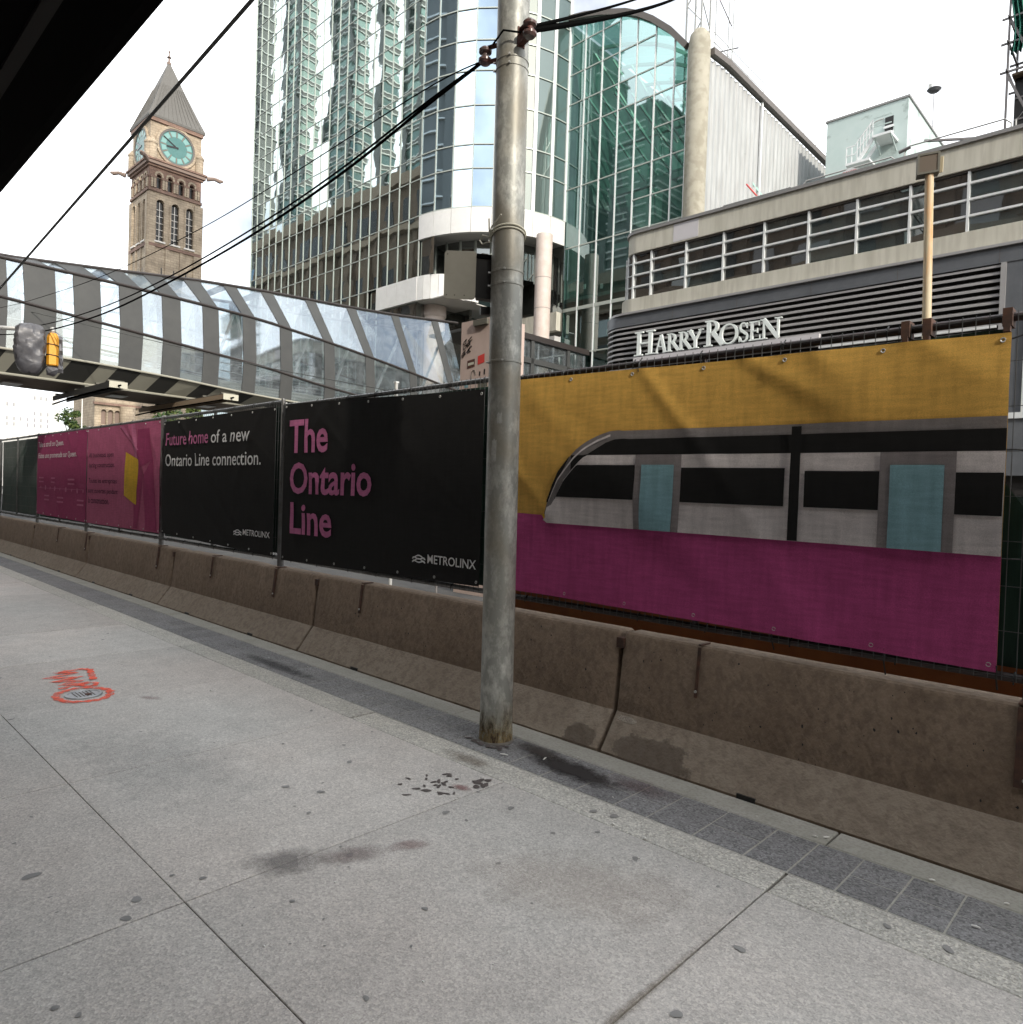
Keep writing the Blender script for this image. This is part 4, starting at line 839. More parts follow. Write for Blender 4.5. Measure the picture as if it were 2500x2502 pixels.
for k, (z, a0, a1, hh) in enumerate(((1.55, -1.9, -1.5, .10), (1.72, -1.55, -1.2, .13), (1.28, -2.3, -1.95, .09), (1.95, -1.2, -.9, .06), (2.1, -2.2, -2.0, .05))):
    mb = MB(); n_ = 6
    for q in range(n_ + 1):
        a = a0 + (a1 - a0) * q / n_; rr = R0 * (1 - .006 * z) + .0012
        mb.v += [(PXc + TX * z + rr * math.cos(a), PYc + rr * math.sin(a), z + .006 * math.sin(q * 2.1 + k)), (PXc + TX * z + rr * math.cos(a), PYc + rr * math.sin(a), z + hh + .008 * math.cos(q * 1.7 + k))]
    for q in range(n_): mb.f.append((2 * q, 2 * q + 2, 2 * q + 3, 2 * q + 1)); mb.m.append(0)
    part(mb, 'tape_residue', 'tape', pole)
def base_dirt():
    mb = MB()
    for k in range(14): blob(mb, PXc + random.gauss(.03, .09), PYc - .12 + random.gauss(0, .04), random.uniform(.012, .035), random.uniform(.008, .02), .0056, random.uniform(0, 3))
    o = part(mb, 'base_dirt', 'drip', walk); o['kind'] = 'stuff'
base_dirt()
# insulator brackets
def insulator(side, z):
    x = PXc + TX * z; d = Vector((side, -.28, 0)).normalized(); b0 = Vector((x, PYc, z)) + d * .095
    mb = MB()
    mb.bar(b0 + Vector((0, 0, .06)), b0 - Vector((0, 0, .06)), .05, .012, upv=d)
    e = b0 + d * .12 + Vector((0, 0, .045)); g = b0 + d * .12 + Vector((0, 0, -.045))
    mb.bar(b0 + Vector((0, 0, .045)), e, .035, .008); mb.bar(b0 - Vector((0, 0, .045)), g, .035, .008)
    br = part(mb, 'wire_bracket', 'ironrust', pole)
    mb = MB(); c = b0 + d * .10
    mb.lathe([(.012, -.052), (.03, -.050), (.042, -.036), (.042, -.022), (.024, -.010), (.022, .008), (.040, .020), (.042, .034), (.030, .048), (.012, .05)], c, 18)
    part(mb, 'insulator', 'porcelain', br, True); return c
cL = insulator(-1, 4.26); cR = insulator(1, 4.27)
# cable tie loop of pale cable around the pole and its loose ends
loop = thing('cable_loop', 'loose off-white cable tied round the steel pole beside the sign', 'cable', (PXc, PYc, 3.1))
z0 = 3.10; x_ = PXc + TX * z0
for dz, rr in ((0, .105), (.018, .107)):
    mb = MB(); mb.tube([(x_ + rr * math.cos(a) , PYc + rr * math.sin(a), z0 + dz + .028 * math.sin(a + 2.2)) for a in [k * math.pi / 14 for k in range(29)]], .0055, 8); part(mb, 'strand', 'whitecable', loop, True)
kn = Vector((x_ - .105, PYc - .05, z0 + .01))
for pts in ([(0, 0, 0), (-.05, -.02, .02), (-.075, -.02, -.005), (-.05, -.02, -.035), (0, -.01, -.03)], [(0, 0, 0), (.01, -.02, .03), (.035, -.05, .095)], [(0, -.01, 0), (.09, -.08, .02), (.19, -.1, .065)], [(0, 0, 0), (.02, -.03, -.03), (.045, -.05, -.05)]):
    mb = MB(); mb.tube([kn + Vector(p) for p in pts], .0045, 8); part(mb, 'loose_end', 'whitecable', loop, True)

# sign box seen from behind
sx = thing('sign_box', 'beige rounded sign back on a black box clamped to the steel pole', 'sign', (-3.35, 3.05, 2.70))
SC = Vector((-3.335, 2.96, 2.865)); e1 = Vector((math.cos(yaw), math.sin(yaw), 0)); e2 = Vector((-math.sin(yaw), math.cos(yaw), 0)); e3 = Vector((0, 0, 1))
def sp(u, v, d): return SC + e1 * u + e3 * v + e2 * d
def rrect(w_, h_, r_, n=5):
    pts = []
    for cx, cz, a0 in ((w_ / 2 - r_, h_ / 2 - r_, 0), (-w_ / 2 + r_, h_ / 2 - r_, 90), (-w_ / 2 + r_, -h_ / 2 + r_, 180), (w_ / 2 - r_, -h_ / 2 + r_, 270)):
        for k in range(n + 1): a = rad(a0 + 90 * k / n); pts.append((cx + r_ * math.cos(a), cz + r_ * math.sin(a)))
    return pts
mb = MB(); mb.extr(rrect(.195, .295, .022), [], lambda u, v, d: sp(u, v, d), 0, .012, back=True); part(mb, 'back_plate', 'beige', sx)
mb = MB()
for u, v in ((-.08, .125), (-.08, -.125), (.03, -.125), (-.03, -.125)):
    mb.tube([sp(u, v, 0.001), sp(u, v, -.003)], .004, 8)
part(mb, 'rivets', 'lampbody', sx)
mb = MB(); mb.extr([(.0975, -.135), (.20, -.145), (.20, .11), (.0975, .125)], [], lambda u, v, d: sp(u, v, d), .004, .07, back=True); part(mb, 'housing', 'black', sx)
mb = MB(); mb.extr([(.10, .108), (.205, .10), (.205, .126), (.10, .134)], [], lambda u, v, d: sp(u, v, d), -.004, .07, back=True); part(mb, 'hood', 'cable', sx)
mb = MB(); mb.bar(sp(.205, -.12, .02), sp(.205, .02, .02), .012, .012); part(mb, 'bright_edge', 'metalpale', sx)
mb = MB(); mb.bar(sp(.15, .06, .05), sp(.27, .05, .12), .02, .03); mb.bar(sp(.15, -.10, .05), sp(.27, -.10, .12), .02, .03); part(mb, 'bracket', 'ironrust', sx)
mb = MB(); mb.bar(sp(.13, -.21, .03), sp(.22, -.205, .05), .03, .05); part(mb, 'lower_bracket', 'black', sx)

def cable(name, label, pts, r, mat='cable', sag=0.0, grp='overhead cables'):
    P = [Vector(p) for p in pts]
    if len(P) == 2:
        n = 28; a, b = P; P = [a.lerp(b, k / n) - Vector((0, 0, sag * 4 * (k / n) * (1 - k / n))) for k in range(n + 1)]
    mb = MB(); mb.tube(P, r, 8); o = mb.build(name, mat, smooth=True); tag(o, label, 'cable', grp); return o
def zpath(tab):      # natural sag through a few points, smoothed
    P = [cL + Vector((.02, -.02, -.04))] + [Vector((x, 3.25, z)) for x, z in tab]; out = []
    for k in range(len(P) - 1):
        p0, p1, p2, p3 = P[max(k - 1, 0)], P[k], P[k + 1], P[min(k + 2, len(P) - 1)]
        for t_ in [q / 6 for q in range(6)]:
            out.append(p1 + (p2 - p0) * .5 * t_ + (p0 * 2 - p1 * 5 + p2 * 4 - p3) * .5 * t_ ** 2 + (p1 * 3 - p0 - p2 * 3 + p3) * .5 * t_ ** 3)
    return out + [P[-1]]
cable('cable', 'thick black cable sagging left from the pole bracket, lower strand', zpath([(-4.13, 4.27), (-5.21, 4.10), (-6.83, 3.95), (-9.15, 3.87), (-11.4, 3.88), (-14.3, 4.06), (-17.4, 4.42), (-24, 5.3), (-40, 7.6)]), .0105)
cable('cable', 'thick black cable sagging left from the pole bracket, upper strand', zpath([(-4.13, 4.295), (-5.22, 4.14), (-6.64, 4.02), (-8.81, 3.94), (-11.2, 3.97), (-14.3, 4.17), (-17.4, 4.54), (-24, 5.5), (-40, 7.9)]), .0075)
cable('cable', 'thin black cable leaving the insulator high on the left of the pole', zpath([(-4.14, 4.40), (-6.06, 4.33), (-7.9, 4.30), (-10.52, 4.37), (-13.15, 4.55), (-17.44, 4.96), (-26, 6.0), (-40, 8.0)]), .0045)
cable('cable', 'grey cable crossing the clock tower from top to left edge', [(-1.5, 4.0, 7.95), (-46, 4.0, 4.15)], .024, 'greycable', sag=0.0)
cable('cable', 'thick black cable rising to the right from the pole', [cR + Vector((0, -.02, -.02)), (-8.25, 14, 12.8)], .019, sag=.12)
cable('cable', 'thinner black cable rising to the right above the thick one', [cR + Vector((0, 0, .01)), (-8.35, 14, 13.15)], .011, sag=.10)
cable('cable', 'short black cable bridging both brackets across the pole face', [cL + Vector((.12, -.05, .0)), (PXc, PYc - .135, 4.28), cR + Vector((-.05, -.02, -.01))], .006)
cable('cable', 'hair-thin cable sloping down across the glass footbridge', [(-30, 3.6, 7.7), (-20.5, 10.5, 5.2), (-14.0, 10.8, 3.95)], .010, 'greycable')
cable('cable', 'hair-thin cable level with the yellow signal', [(-34, 4.0, 5.6), (-18, 3.3, 4.1)], .008, 'cable', sag=.1)

# ================================================================== WRAPPED TRAFFIC SIGNAL
SG = Vector((-14.0, 3.13, 3.72)); dv = Vector((-.976, .218, 0)); er = Vector((.218, .976, 0))
def sg(u, v, d): return SG + er * u + e3 * v - dv * d
sig = thing('traffic_signal', 'yellow traffic signal with its head wrapped in grey plastic', 'traffic signal', (-14.0, 3.13, 3.2))
mb = MB(); nu, nv = 40, 30
for j in range(nv + 1):
    v = -1 + 2 * j / nv
    for i in range(nu):
        a = 2 * math.pi * i / nu; ca, sa = math.cos(a), math.sin(a)
        rr = (abs(ca) ** 4 + abs(sa) ** 4) ** -.25
        taper = (1 - abs(v) ** 7) ** .5 * (1 + .05 * v) * (.90 + .10 * math.cos(v * 2))
        u_, d_ = rr * ca * .21 * taper, rr * sa * .20 * taper
        q = Vector((u_ * 6, d_ * 6, v * 2.4)); nz = noise.noise(q * 1.4) * .07 + noise.noise(q * 3.1) * .045 + .02 * math.sin(a * 5 + v * 6) + .03 * abs(noise.noise(q * 5))
        mb.v.append(tuple(sg(-.10 + u_ * (1 + nz * 2), v * .42 - .02 + nz * .4, d_ * (1 + nz * 2))))
for j in range(nv):
    for i in range(nu): mb.f.append((j * nu + i, j * nu + (i + 1) % nu, (j + 1) * nu + (i + 1) % nu, (j + 1) * nu + i)); mb.m.append(0)
part(mb, 'plastic_wrap', 'tarp', sig, True)
poly = [(-.085, .10), (-.085, -.02), (-.05, -.10), (.05, -.10), (.085, -.02), (.085, .10)]
mb = MB(); prof = [(-.27, .85), (-.255, 1.0), (.20, 1.0), (.27, .72)]
for z, s in prof: mb.v += [tuple(sg(.215 + a * s, z, -b * s + .03)) for a, b in poly]
for k in range(len(prof) - 1):
    for i in range(6): mb.f.append((k * 6 + i, k * 6 + (i + 1) % 6, (k + 1) * 6 + (i + 1) % 6, (k + 1) * 6 + i)); mb.m.append(0)
mb.f += [tuple(range(6)), tuple(range(18, 24))]; mb.m += [0, 0]
part(mb, 'signal_head', 'amber', sig)
for z in (-.10, .075):
    mb = MB(); mb.v = []
    pts = [sg(.215 + a * 1.04, z - a * .12, -b * 1.04 + .03) for a, b in poly]; mb.tube(pts, .008, 6); part(mb, 'strap', 'black', sig)
mb = MB()
nu, nv = 14, 10
for j in range(nv + 1):
    for i in range(nu + 1):
        v = -.36 + .62 * j / nv; u = .275 + .10 * i / nu; mb.v.append(tuple(sg(u - .02 * (j / nv), v, -.06 + .03 * math.sin(v * 38 + u * 20) + .02 * noise.noise(Vector((u * 20, v * 14, 1))))))
for j in range(nv):
    for i in range(nu): mb.f.append((j * (nu + 1) + i, j * (nu + 1) + i + 1, (j + 1) * (nu + 1) + i + 1, (j + 1) * (nu + 1) + i)); mb.m.append(0)
part(mb, 'wrap_flap', 'tarp', sig, True)
mb = MB(); mb.tube([sg(.20, -.30, 0), sg(.22, -.37, .02), sg(.26, -.40, 0)], [.08, .10, .05], 10); part(mb, 'wrap_tail', 'tarp', sig, True)
mb = MB(); c = sg(.205, .315, .02); mb.tube([c + Vector((0, 0, -.06)), c, c + Vector((0, 0, .06))], [.025, .045, .03], 10); part(mb, 'hanger_cap', 'metalpale', sig, True)
mb = MB(); mb.tube([sg(-.16, .30, -.05), sg(-2.6, .16, -.4)], .035, 10); mb.tube([sg(-2.6, .16, -.4), sg(-2.62, -3.72, -.4)], .07, 12); part(mb, 'mast_arm', 'metalpale', sig, True)

# ================================================================== SMALL THINGS BEHIND THE FENCE
flood = thing('floodlight', 'square floodlight on a rust streaked cream post', 'floodlight', (-2.75, 11, -.1))
mb = MB(); mb.tube([(-2.72, 11, -.1), (-2.765, 11, 4.0), (-2.815, 11, 6.12)], [.058, .056, .054], 14); part(mb, 'post', 'rustpost', flood, True)
FX = Vector((-2.83, 10.98, 6.25)); fe1 = Vector((math.cos(.35), math.sin(.35), 0)); fe2 = Vector((-math.sin(.35), math.cos(.35), 0))
def fl(u, v, d): return FX + fe1 * u + e3 * v + fe2 * d
mb = MB(); mb.extr(rrect(.27, .28, .01, 2), [rrect(.215, .225, .008, 2)[::-1]], lambda u, v, d: fl(u, v + u * .05, d), -.06, -.035); part(mb, 'bezel', 'lampbody', flood)
mb = MB(); mb.extr(rrect(.27, .28, .01, 2), [], lambda u, v, d: fl(u, v + u * .05, d), -.034, .11, back=True); part(mb, 'housing', 'lampbody', flood)
mb = MB(); mb.extr(rrect(.22, .23, .008, 2), [], lambda u, v, d: fl(u, v + u * .05, d), -.05, -.036); part(mb, 'lens', 'lampglass', flood)
mb = MB(); mb.bar(fl(.15, -.12, .02), fl(.155, .09, .02), .02, .06); part(mb, 'yoke', 'rustpost', flood)
mb = MB(); mb.bar(fl(-.02, -.16, .03), fl(.06, -.14, .03), .09, .04); part(mb, 'bracket', 'lampbody', flood)

pp = thing('pink_pillar', 'pinkish painted pillar covered with stickers just left of the pole', 'pillar', (-8.5, 8.3, -.1))
mb = MB(); mb.box(-8.93, -8.15, 8.0, 8.7, -.1, 4.38); part(mb, 'board', 'pinkboard', pp)
def sticker(x0, x1, z0, z1, mat, sk=0):
    mb = MB(); mb.add([(x0, 7.996, z0), (x1, 7.996, z0 + sk), (x1, 7.996, z1 + sk), (x0, 7.996, z1)], [(0, 1, 2, 3)]); return part(mb, 'sticker', mat, pp)
sticker(-8.76, -8.58, 3.60, 3.73, 'ironrust', .02); sticker(-8.51, -8.355, 3.64, 3.78, 'redsign', .03); sticker(-8.49, -8.27, 3.265, 3.35, 'lampbody', .01); sticker(-8.81, -8.72, 3.29, 3.42, 'tblue'); sticker(-8.47, -8.44, 3.46, 3.53, 'black'); sticker(-8.36, -8.33, 3.47, 3.56, 'black')
piece('bracket_plate', 'lampbody', -8.60, -8.28, 7.95, 7.998, 4.27, 4.36, pp)
mb = MB(); mb.add([(-8.74, 7.994, 3.645), (-8.60, 7.994, 3.66), (-8.60, 7.994, 3.70), (-8.74, 7.994, 3.69)], [(0, 1, 2, 3)]); part(mb, 'sticker', 'whitecable', pp)
for k in range(9):
    mb = MB(); x = random.uniform(-8.86, -8.70); z = 3.84 + .03 * k
    mb.tube([(x + .05 * math.sin(i * 1.7 + k), 7.995, z + .045 * math.cos(i * 1.3 + k)) for i in range(6)], .006, 4); part(mb, 'graffiti_tag', 'black', pp)
mb = MB(); mb.tube([(-8.60 + .05 * math.cos(a), 7.995, 3.48 + .09 * math.sin(a)) for a in [k * .5 for k in range(10)]], .006, 4); part(mb, 'graffiti_face', 'lampbody', pp)

mast = thing('white_mast', 'thin white mast with coiled wire behind the black banner', 'mast', (-8.8, 6.6, -.1))
mb = MB(); mb.tube([(-8.8, 6.6, -.1), (-8.8, 6.6, 3.18)], .027, 10); part(mb, 'tube', 'metalpale', mast, True)
mb = MB(); mb.tube([(-8.76 + .05 * math.cos(a), 6.58, 2.98 + .07 * math.sin(a)) for a in [k * .45 for k in range(16)]], .006, 6); part(mb, 'coil', 'greycable', mast, True)
mb = MB(); mb.box(-8.83, -8.77, 6.57, 6.63, 3.18, 3.2); part(mb, 'cap', 'whitepaint', mast)
tp = MB()
for k in range(26):
    a = k * .9; tp.tube([(-8.9 + .012 * k + random.gauss(0, .04), 7.6 + random.gauss(0, .04), 2.60 + random.gauss(0, .045)) for _ in range(3)], .035, 6)
o = tp.build('plastic_bundle', 'tarp', smooth=True); tag(o, 'crumpled pale plastic bundle on top of the site behind the fence', 'plastic')
mb = MB(); mb.tube([(-8.9, 7.6, -.1), (-8.9, 7.6, 2.56)], .02, 8); part(mb, 'support', 'scaff', o)
beam = thing('steel_beam', 'orange-brown steel beam lying behind the right barrier', 'beam', (-.9, 4.55, .3))
mb = MB(); mb.box(-4.4, 2.6, 4.40, 4.70, .74, .765); mb.box(-4.4, 2.6, 4.535, 4.565, .43, .74); mb.box(-4.4, 2.6, 4.40, 4.70, .405, .43); part(mb, 'i_section', 'steelbeam', beam)
mb = MB()
for x in (-3.8, -2.2, -.75, .8, 2.2): mb.box(x - .02, x + .02, 4.41, 4.69, -.10, .405)
part(mb, 'stand', 'rust', beam)
lum = thing('timber_stack', 'stack of timber planks past the right end of the fence', 'timber', (.9, 6.4, -.1))
for k in range(9):
    for j in range(3): piece('plank', 'timber', -.35 + random.uniform(-.03, .03), 2.6, 6.2 + j * .16, 6.345 + j * .16, -.1 + k * .17, .055 + k * .17, lum)
gp = thing('grey_plate', 'grey galvanised plate leaning behind the right end of the fence', 'plate', (-.1, 5.0, -.1))
mb = MB(); mb.bar((-.45, 5.0, .05), (.6, 5.3, 1.05), .02, .7); part(mb, 'plate', 'metalpale', gp)

# ================================================================== CANOPY OVERHEAD
can = thing('canopy', 'black canopy edge overhead in the top left corner', 'canopy', (-2, -1.5, 3.1))
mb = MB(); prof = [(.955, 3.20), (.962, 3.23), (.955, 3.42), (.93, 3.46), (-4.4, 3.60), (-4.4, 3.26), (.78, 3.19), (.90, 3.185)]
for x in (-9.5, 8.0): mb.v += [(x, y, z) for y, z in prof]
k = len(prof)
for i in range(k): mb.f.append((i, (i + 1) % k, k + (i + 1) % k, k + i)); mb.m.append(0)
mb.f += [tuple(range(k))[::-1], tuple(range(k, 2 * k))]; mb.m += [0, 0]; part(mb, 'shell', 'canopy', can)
mb = MB(); mb.box(-9.5, 8, .655, .705, 3.172, 3.196); part(mb, 'soffit_trim', 'canopy2', can)
for y in (.30, -.15, -.6, -1.05): 
    mb = MB(); mb.box(-9.5, 8, y - .012, y + .012, 3.18, 3.215); part(mb, 'soffit_joint', 'canopy2', can)

# ================================================================== DEPARTMENT STORE ACROSS (BEHIND THE CAMERA, SEEN IN REFLECTIONS)
ds = thing('department_store', 'brown masonry store reflected in the mirror glass across the street', 'building', (-20, -20, 0))
H = 17.4  # unseen wall, height set so its shadow edge crosses the fence
mb = MB(); mb.box(-75, 45, -16.0, -5.1, -.1, H); part(mb, 'wall', 'brown', ds)
mb = MB(); mb.box(-75, 45, -40, -16.01, -.1, 33); part(mb, 'added_setback', 'brown', ds)  # upper block added so the windows opposite reflect dark masonry
for z0, z1, pr in ((32, 33.6, 1.0), (28.6, 29.2, .6), (20.5, 21.0, .5)): piece('cornice', 'browntrim', -75.5, 45.5, -16.01, -16.01 + pr, z0, z1, ds)
for k in range(30):
    for z0, z1 in ((17.4, 19.6), (21.8, 24.2), (25.4, 27.8)): piece('window', random.choice(('pane', 'pane', 'farwin', 'dimglass')), -74 + 4 * k + .9, -74 + 4 * k + 2.9, -16.0, -15.9, z0, z1, ds)
    piece('pier', 'brown', -74 + 4 * k - .45, -74 + 4 * k + .45, -16.0, -15.6, 17, 28.5, ds)
piers = [-75 + 5.0 * k for k in range(25)]
for x in piers: piece('pier', 'browntrim' if False else 'brown', x - .6, x + .6, -5.1, -4.55, 0, H - 1.4, ds)
for z0, z1, pr in ((H - 1.4, H - .9, .8), (H - .9, H - .2, .5), (H - .2, H + .6, 1.2), (12.4, 12.9, .75), (6.2, 6.9, .7)): piece('cornice', 'browntrim', -75.5, 45.5, -5.1, -5.1 + pr, z0, z1, ds)
for k in range(24):
    for z0, z1 in ((8, 11.4), (13.2, 14.6)):
        if z0 > 0: piece('window', random.choice(('pane', 'pane', 'farwin', 'dimglass')), -75 + 5 * k + 1.3, -75 + 5 * k + 3.7, -5.1, -5.02, z0, z1, ds)
def condo(name_label, x0, x1, y0, y1, h, mat, fl=3.1, spw=True):
    t = thing('office_tower', name_label, 'building', ((x0 + x1) / 2, (y0 + y1) / 2, 0), 'towers mirrored in the glass facade')
    mb = MB(); mb.box(x0, x1, y0, y1, 0, h); part(mb, 'glass_wall', mat, t)
    n = int(h / fl)
    for k in range(1, n):
        z = k * fl
        piece('floor_band', 'whiteband', x0 - .35, x1 + .35, y0 - .3, y1 + .35, z, z + .22, t)
        if spw: piece('spandrel', 'greyband', x0 - .2, x1 + .2, y0 - .2, y1 + .2, z - .75, z - .003, t); piece('floor_band', 'whiteband', x0 - .3, x1 + .3, y0 - .25, y1 + .3, z - .95, z - .753, t)
    for x in (x0 + .2, x1 - 1.4): piece('corner_pier', 'greyband', x, x + 1.2, y1 + .36, y1 + .55, 0, h, t)
    return t
condo('green banded tower, leftmost mirror image in the glass facade', -170, -162, -40, -36, 150, 'greentower')
condo('green banded tower, middle mirror image in the glass facade', -148, -139, -40, -36, 155, 'greentower')
condo('green banded tower, narrow mirror image in the glass facade', -130, -127.5, -39, -36, 130, 'greentower')
condo('green banded tower, mirror image nearest the rounded corner', -118, -111, -38, -34, 125, 'greentower')
condo('dark banded tower, far left mirror image in the glass facade', -190, -184, -40, -36, 150, 'greyband', spw=False)
condo('wide blue tower mirrored in the rounded corner bay', -82, -54, -84, -66, 120, 'bluetower', spw=False)
condo('grey banded slab tower mirrored in the green entrance hall', -67, -59, -30, -22, 60, 'greyband', 2.6)
condo('dark narrow tower mirrored at the left of the entrance hall', -78, -70.5, -30, -22, 92, 'greyband', 3.4, spw=False)
condo('dark tall tower mirrored at the right of the entrance hall', -56, -46, -34, -24, 96, 'greyband', 3.4, spw=False)
ob = thing('old_office_block', 'dark stone office block mirrored along the foot of the glass facade', 'building', (-130, -15, 0))
mb = MB(); mb.box(-128, -77, -32, -8.6, -.1, 46); part(mb, 'wall', 'brown', ob)
mb = MB(); mb.box(-205, -128.2, -32, -9.5, -.1, 43); part(mb, 'teal_wing', 'bluetower', ob)
for z0, z1, pr in ((45.2, 46.8, 1.1), (38.5, 39.3, .9), (20, 20.7, .7)): piece('cornice', 'browntrim', -128.4, -76.4, -8.6, -8.6 + pr, z0, z1, ob)
for k in range(13):
    x = -127 + k * 3.9; piece('pier', 'brown', x - .5, x + .5, -8.6, -8.1, 0, 38.4, ob)
    for z in (10, 14.5, 22.5, 27, 31.5): piece('window', 'pane', x + .9, x + 3.0, -8.6, -8.5, z, z + 2.8, ob)
    piece('window', 'pane', x + .9, x + 3.0, -8.6, -8.5, 40, 43.4, ob)
for k in range(19): piece('wing_fin', 'greyband', -204 + k * 4, -203.6 + k * 4, -9.5, -9.2, 0, 43, ob)

# ================================================================== STORE WITH LOUVRED FRONT AND LETTERING
hr = thing('louvred_store', 'low store front with grey louvres, white letters and strip windows', 'building', (-8, 26, 0))
XR = 7.0
def rpath(yf, xl, R, yb=30.0, n=10):
    return [(XR, yf), (xl + R, yf)] + [(xl + R - R * math.sin(a), yf + R - R * math.cos(a)) for a in [math.pi / 2 * k / n for k in range(1, n + 1)]] + [(xl, yb)]
def ribbon_wall(path, z0, z1, th):
    """wall of thickness th to the inside of a path that runs right to left"""
    mb = MB(); n = len(path); inn = []
    for i, p in enumerate(path):
        a = Vector((*path[max(i - 1, 0)], 0)); b = Vector((*path[min(i + 1, n - 1)], 0)); d = (b - a).normalized(); nr = Vector((d.y, -d.x, 0))
        inn.append((p[0] + nr.x * th, p[1] + nr.y * th))
    for q, z in ((path, z0), (path, z1), (inn, z0), (inn, z1)): mb.v += [(x, y, z) for x, y in q]
    for i in range(n - 1):
        mb.f += [(i, i + 1, n + i + 1, n + i), (2 * n + i + 1, 2 * n + i, 3 * n + i, 3 * n + i + 1), (n + i, n + i + 1, 3 * n + i + 1, 3 * n + i), (i + 1, i, 2 * n + i, 2 * n + i + 1)]; mb.m += [0] * 4
    mb.f += [(0, n, 3 * n, 2 * n), (n - 1, 3 * n - 1, 4 * n - 1, 2 * n - 1)]; mb.m += [0, 0]
    return mb
part(ribbon_wall(rpath(22.0, -15.85, .75), 10.62, 11.30, .5), 'parapet', 'hrcream', hr, True)
part(ribbon_wall(rpath(21.94, -15.91, .8), 11.302, 11.405, .6), 'coping', 'hrcap', hr, True)
part(ribbon_wall(rpath(22.06, -15.8, .7), 10.575, 10.618, .4), 'drip_edge', 'gutter', hr)
mb = MB(); mb.box(-15.2, XR, 22.4, 40, 0, 11.1); part(mb, 'core', 'louvredark', hr)
mb = MB(); mb.box(-13.62, -12.65, 21.992, 22.0, 10.66, 11.28); part(mb, 'parapet_patch', 'palebox', hr)
# strip windows
zr = [8.985, 9.40, 9.835, 10.27, 10.575]
xm = [-14.54 + 1.4065 * k for k in range(-1, 16)]; xm[0] = -15.30
for i in range(len(xm) - 1):
    for j in range(4):
        o = piece('window_pane', random.choice(('hrglass', 'hrglass2')), xm[i] + .02, xm[i + 1] - .02, 22.135, 22.155, zr[j] + .02, zr[j + 1] - .015, hr, (random.gauss(0, .006), 0, random.gauss(0, .006)))
for x in xm: piece('window_mullion', 'whitepaint', x - .03, x + .03, 22.05, 22.17, zr[0] - .02, zr[4] + .01, hr)
for z in zr[1:4]: piece('window_transom', 'whitepaint', xm[0], XR, 22.062, 22.16, z - .028, z + .028, hr)
# curved corner panes
Cc = (-15.30, 22.75)
for j in range(4):
    for k in range(3):
        a0, a1 = math.pi / 2 * k / 3, math.pi / 2 * (k + 1) / 3; mb = MB(); rr = .60
        q = [(Cc[0] - rr * math.sin(a), Cc[1] - rr * math.cos(a)) for a in (a0 + .03, a1 - .03)]
        mb.add([(q[0][0], q[0][1], zr[j] + .02), (q[1][0], q[1][1], zr[j] + .02), (q[1][0], q[1][1], zr[j + 1] - .015), (q[0][0], q[0][1], zr[j + 1] - .015)], [(0, 1, 2, 3)]); part(mb, 'window_pane', 'hrglass', hr)
for k in (1, 2, 3):
    a = math.pi / 2 * k / 3; x, y = Cc[0] - .63 * math.sin(a), Cc[1] - .63 * math.cos(a); mb = MB(); mb.tube([(x, y, 8.98), (x, y, 10.58)], .032, 8); part(mb, 'window_mullion', 'whitepaint', hr)
for z in zr[1:4]:
    mb = MB(); mb.tube([(Cc[0] - .63 * math.sin(math.pi / 2 * k / 8), Cc[1] - .63 * math.cos(math.pi / 2 * k / 8), z) for k in range(9)], .026, 6); part(mb, 'window_transom', 'whitepaint', hr)
part(ribbon_wall(rpath(22.02, -16.1, .8), 8.45, 8.97, .5), 'sill_band', 'hrcream', hr, True)
part(ribbon_wall(rpath(21.86, -16.6, 1.0), 8.375, 8.448, .6), 'flashing', 'louvre', hr, True)
part(ribbon_wall(rpath(21.93, -16.85, 1.15), 7.96, 8.372, .3), 'fascia', 'hrgrey', hr, True)
for x in [-13.5 + 2.4 * k for k in range(5)]: piece('fascia_joint', 'gutter', x - .006, x + .006, 21.925, 21.932, 7.97, 8.36, hr)
part(ribbon_wall(rpath(22.12, -16.65, 1.0), 2.0, 7.955, .2), 'louvre_back', 'louvredark', hr, True)
def lpath(yf, xl, R):
    p = rpath(yf, xl, R); p[0] = (-3.86, yf); return p
for k in range(16):
    z = 7.86 - k * .187; pth = lpath(21.945, -16.83, 1.15); mb = MB(); n = len(pth)
    for i, p in enumerate(pth):
        a = Vector((*pth[max(i - 1, 0)], 0)); b = Vector((*pth[min(i + 1, n - 1)], 0)); d = (b - a).normalized(); nr = Vector((d.y, -d.x, 0))
        mb.v += [(p[0], p[1], z), (p[0], p[1], z + .055), (p[0] + nr.x * .12, p[1] + nr.y * .12, z + .125), (p[0] + nr.x * .12, p[1] + nr.y * .12, z + .10)]
    for i in range(n - 1):
        for q in range(4): mb.f.append((i * 4 + q, (i + 1) * 4 + q, (i + 1) * 4 + (q + 1) % 4, i * 4 + (q + 1) % 4)); mb.m.append(0)
    part(mb, 'louvre_blade', 'louvre', hr, True)
piece('louvre_frame', 'louvre', -3.86, -3.74, 21.90, 22.10, 4.6, 7.958, hr)
mb = MB(); mb.box(-3.738, XR, 21.95, 22.35, 2.5, 7.957); part(mb, 'cladding', 'hrgrey', hr)
for x in (-2.6, -1.2, .4): piece('cladding_joint', 'gutter', x - .008, x + .008, 21.944, 21.952, 2.6, 7.9, hr)
piece('shopfront_frame', 'whitepaint', -3.3, -3.05, 21.90, 21.945, 4.1, 6.5, hr); piece('shopfront_frame', 'whitepaint', -3.9, -3.052, 21.90, 21.944, 3.95, 4.098, hr)
mb = MB(); mb.box(-15.4, XR, 22.3, 22.36, 0, 2.45); part(mb, 'shop_glass', 'hrglass', hr)
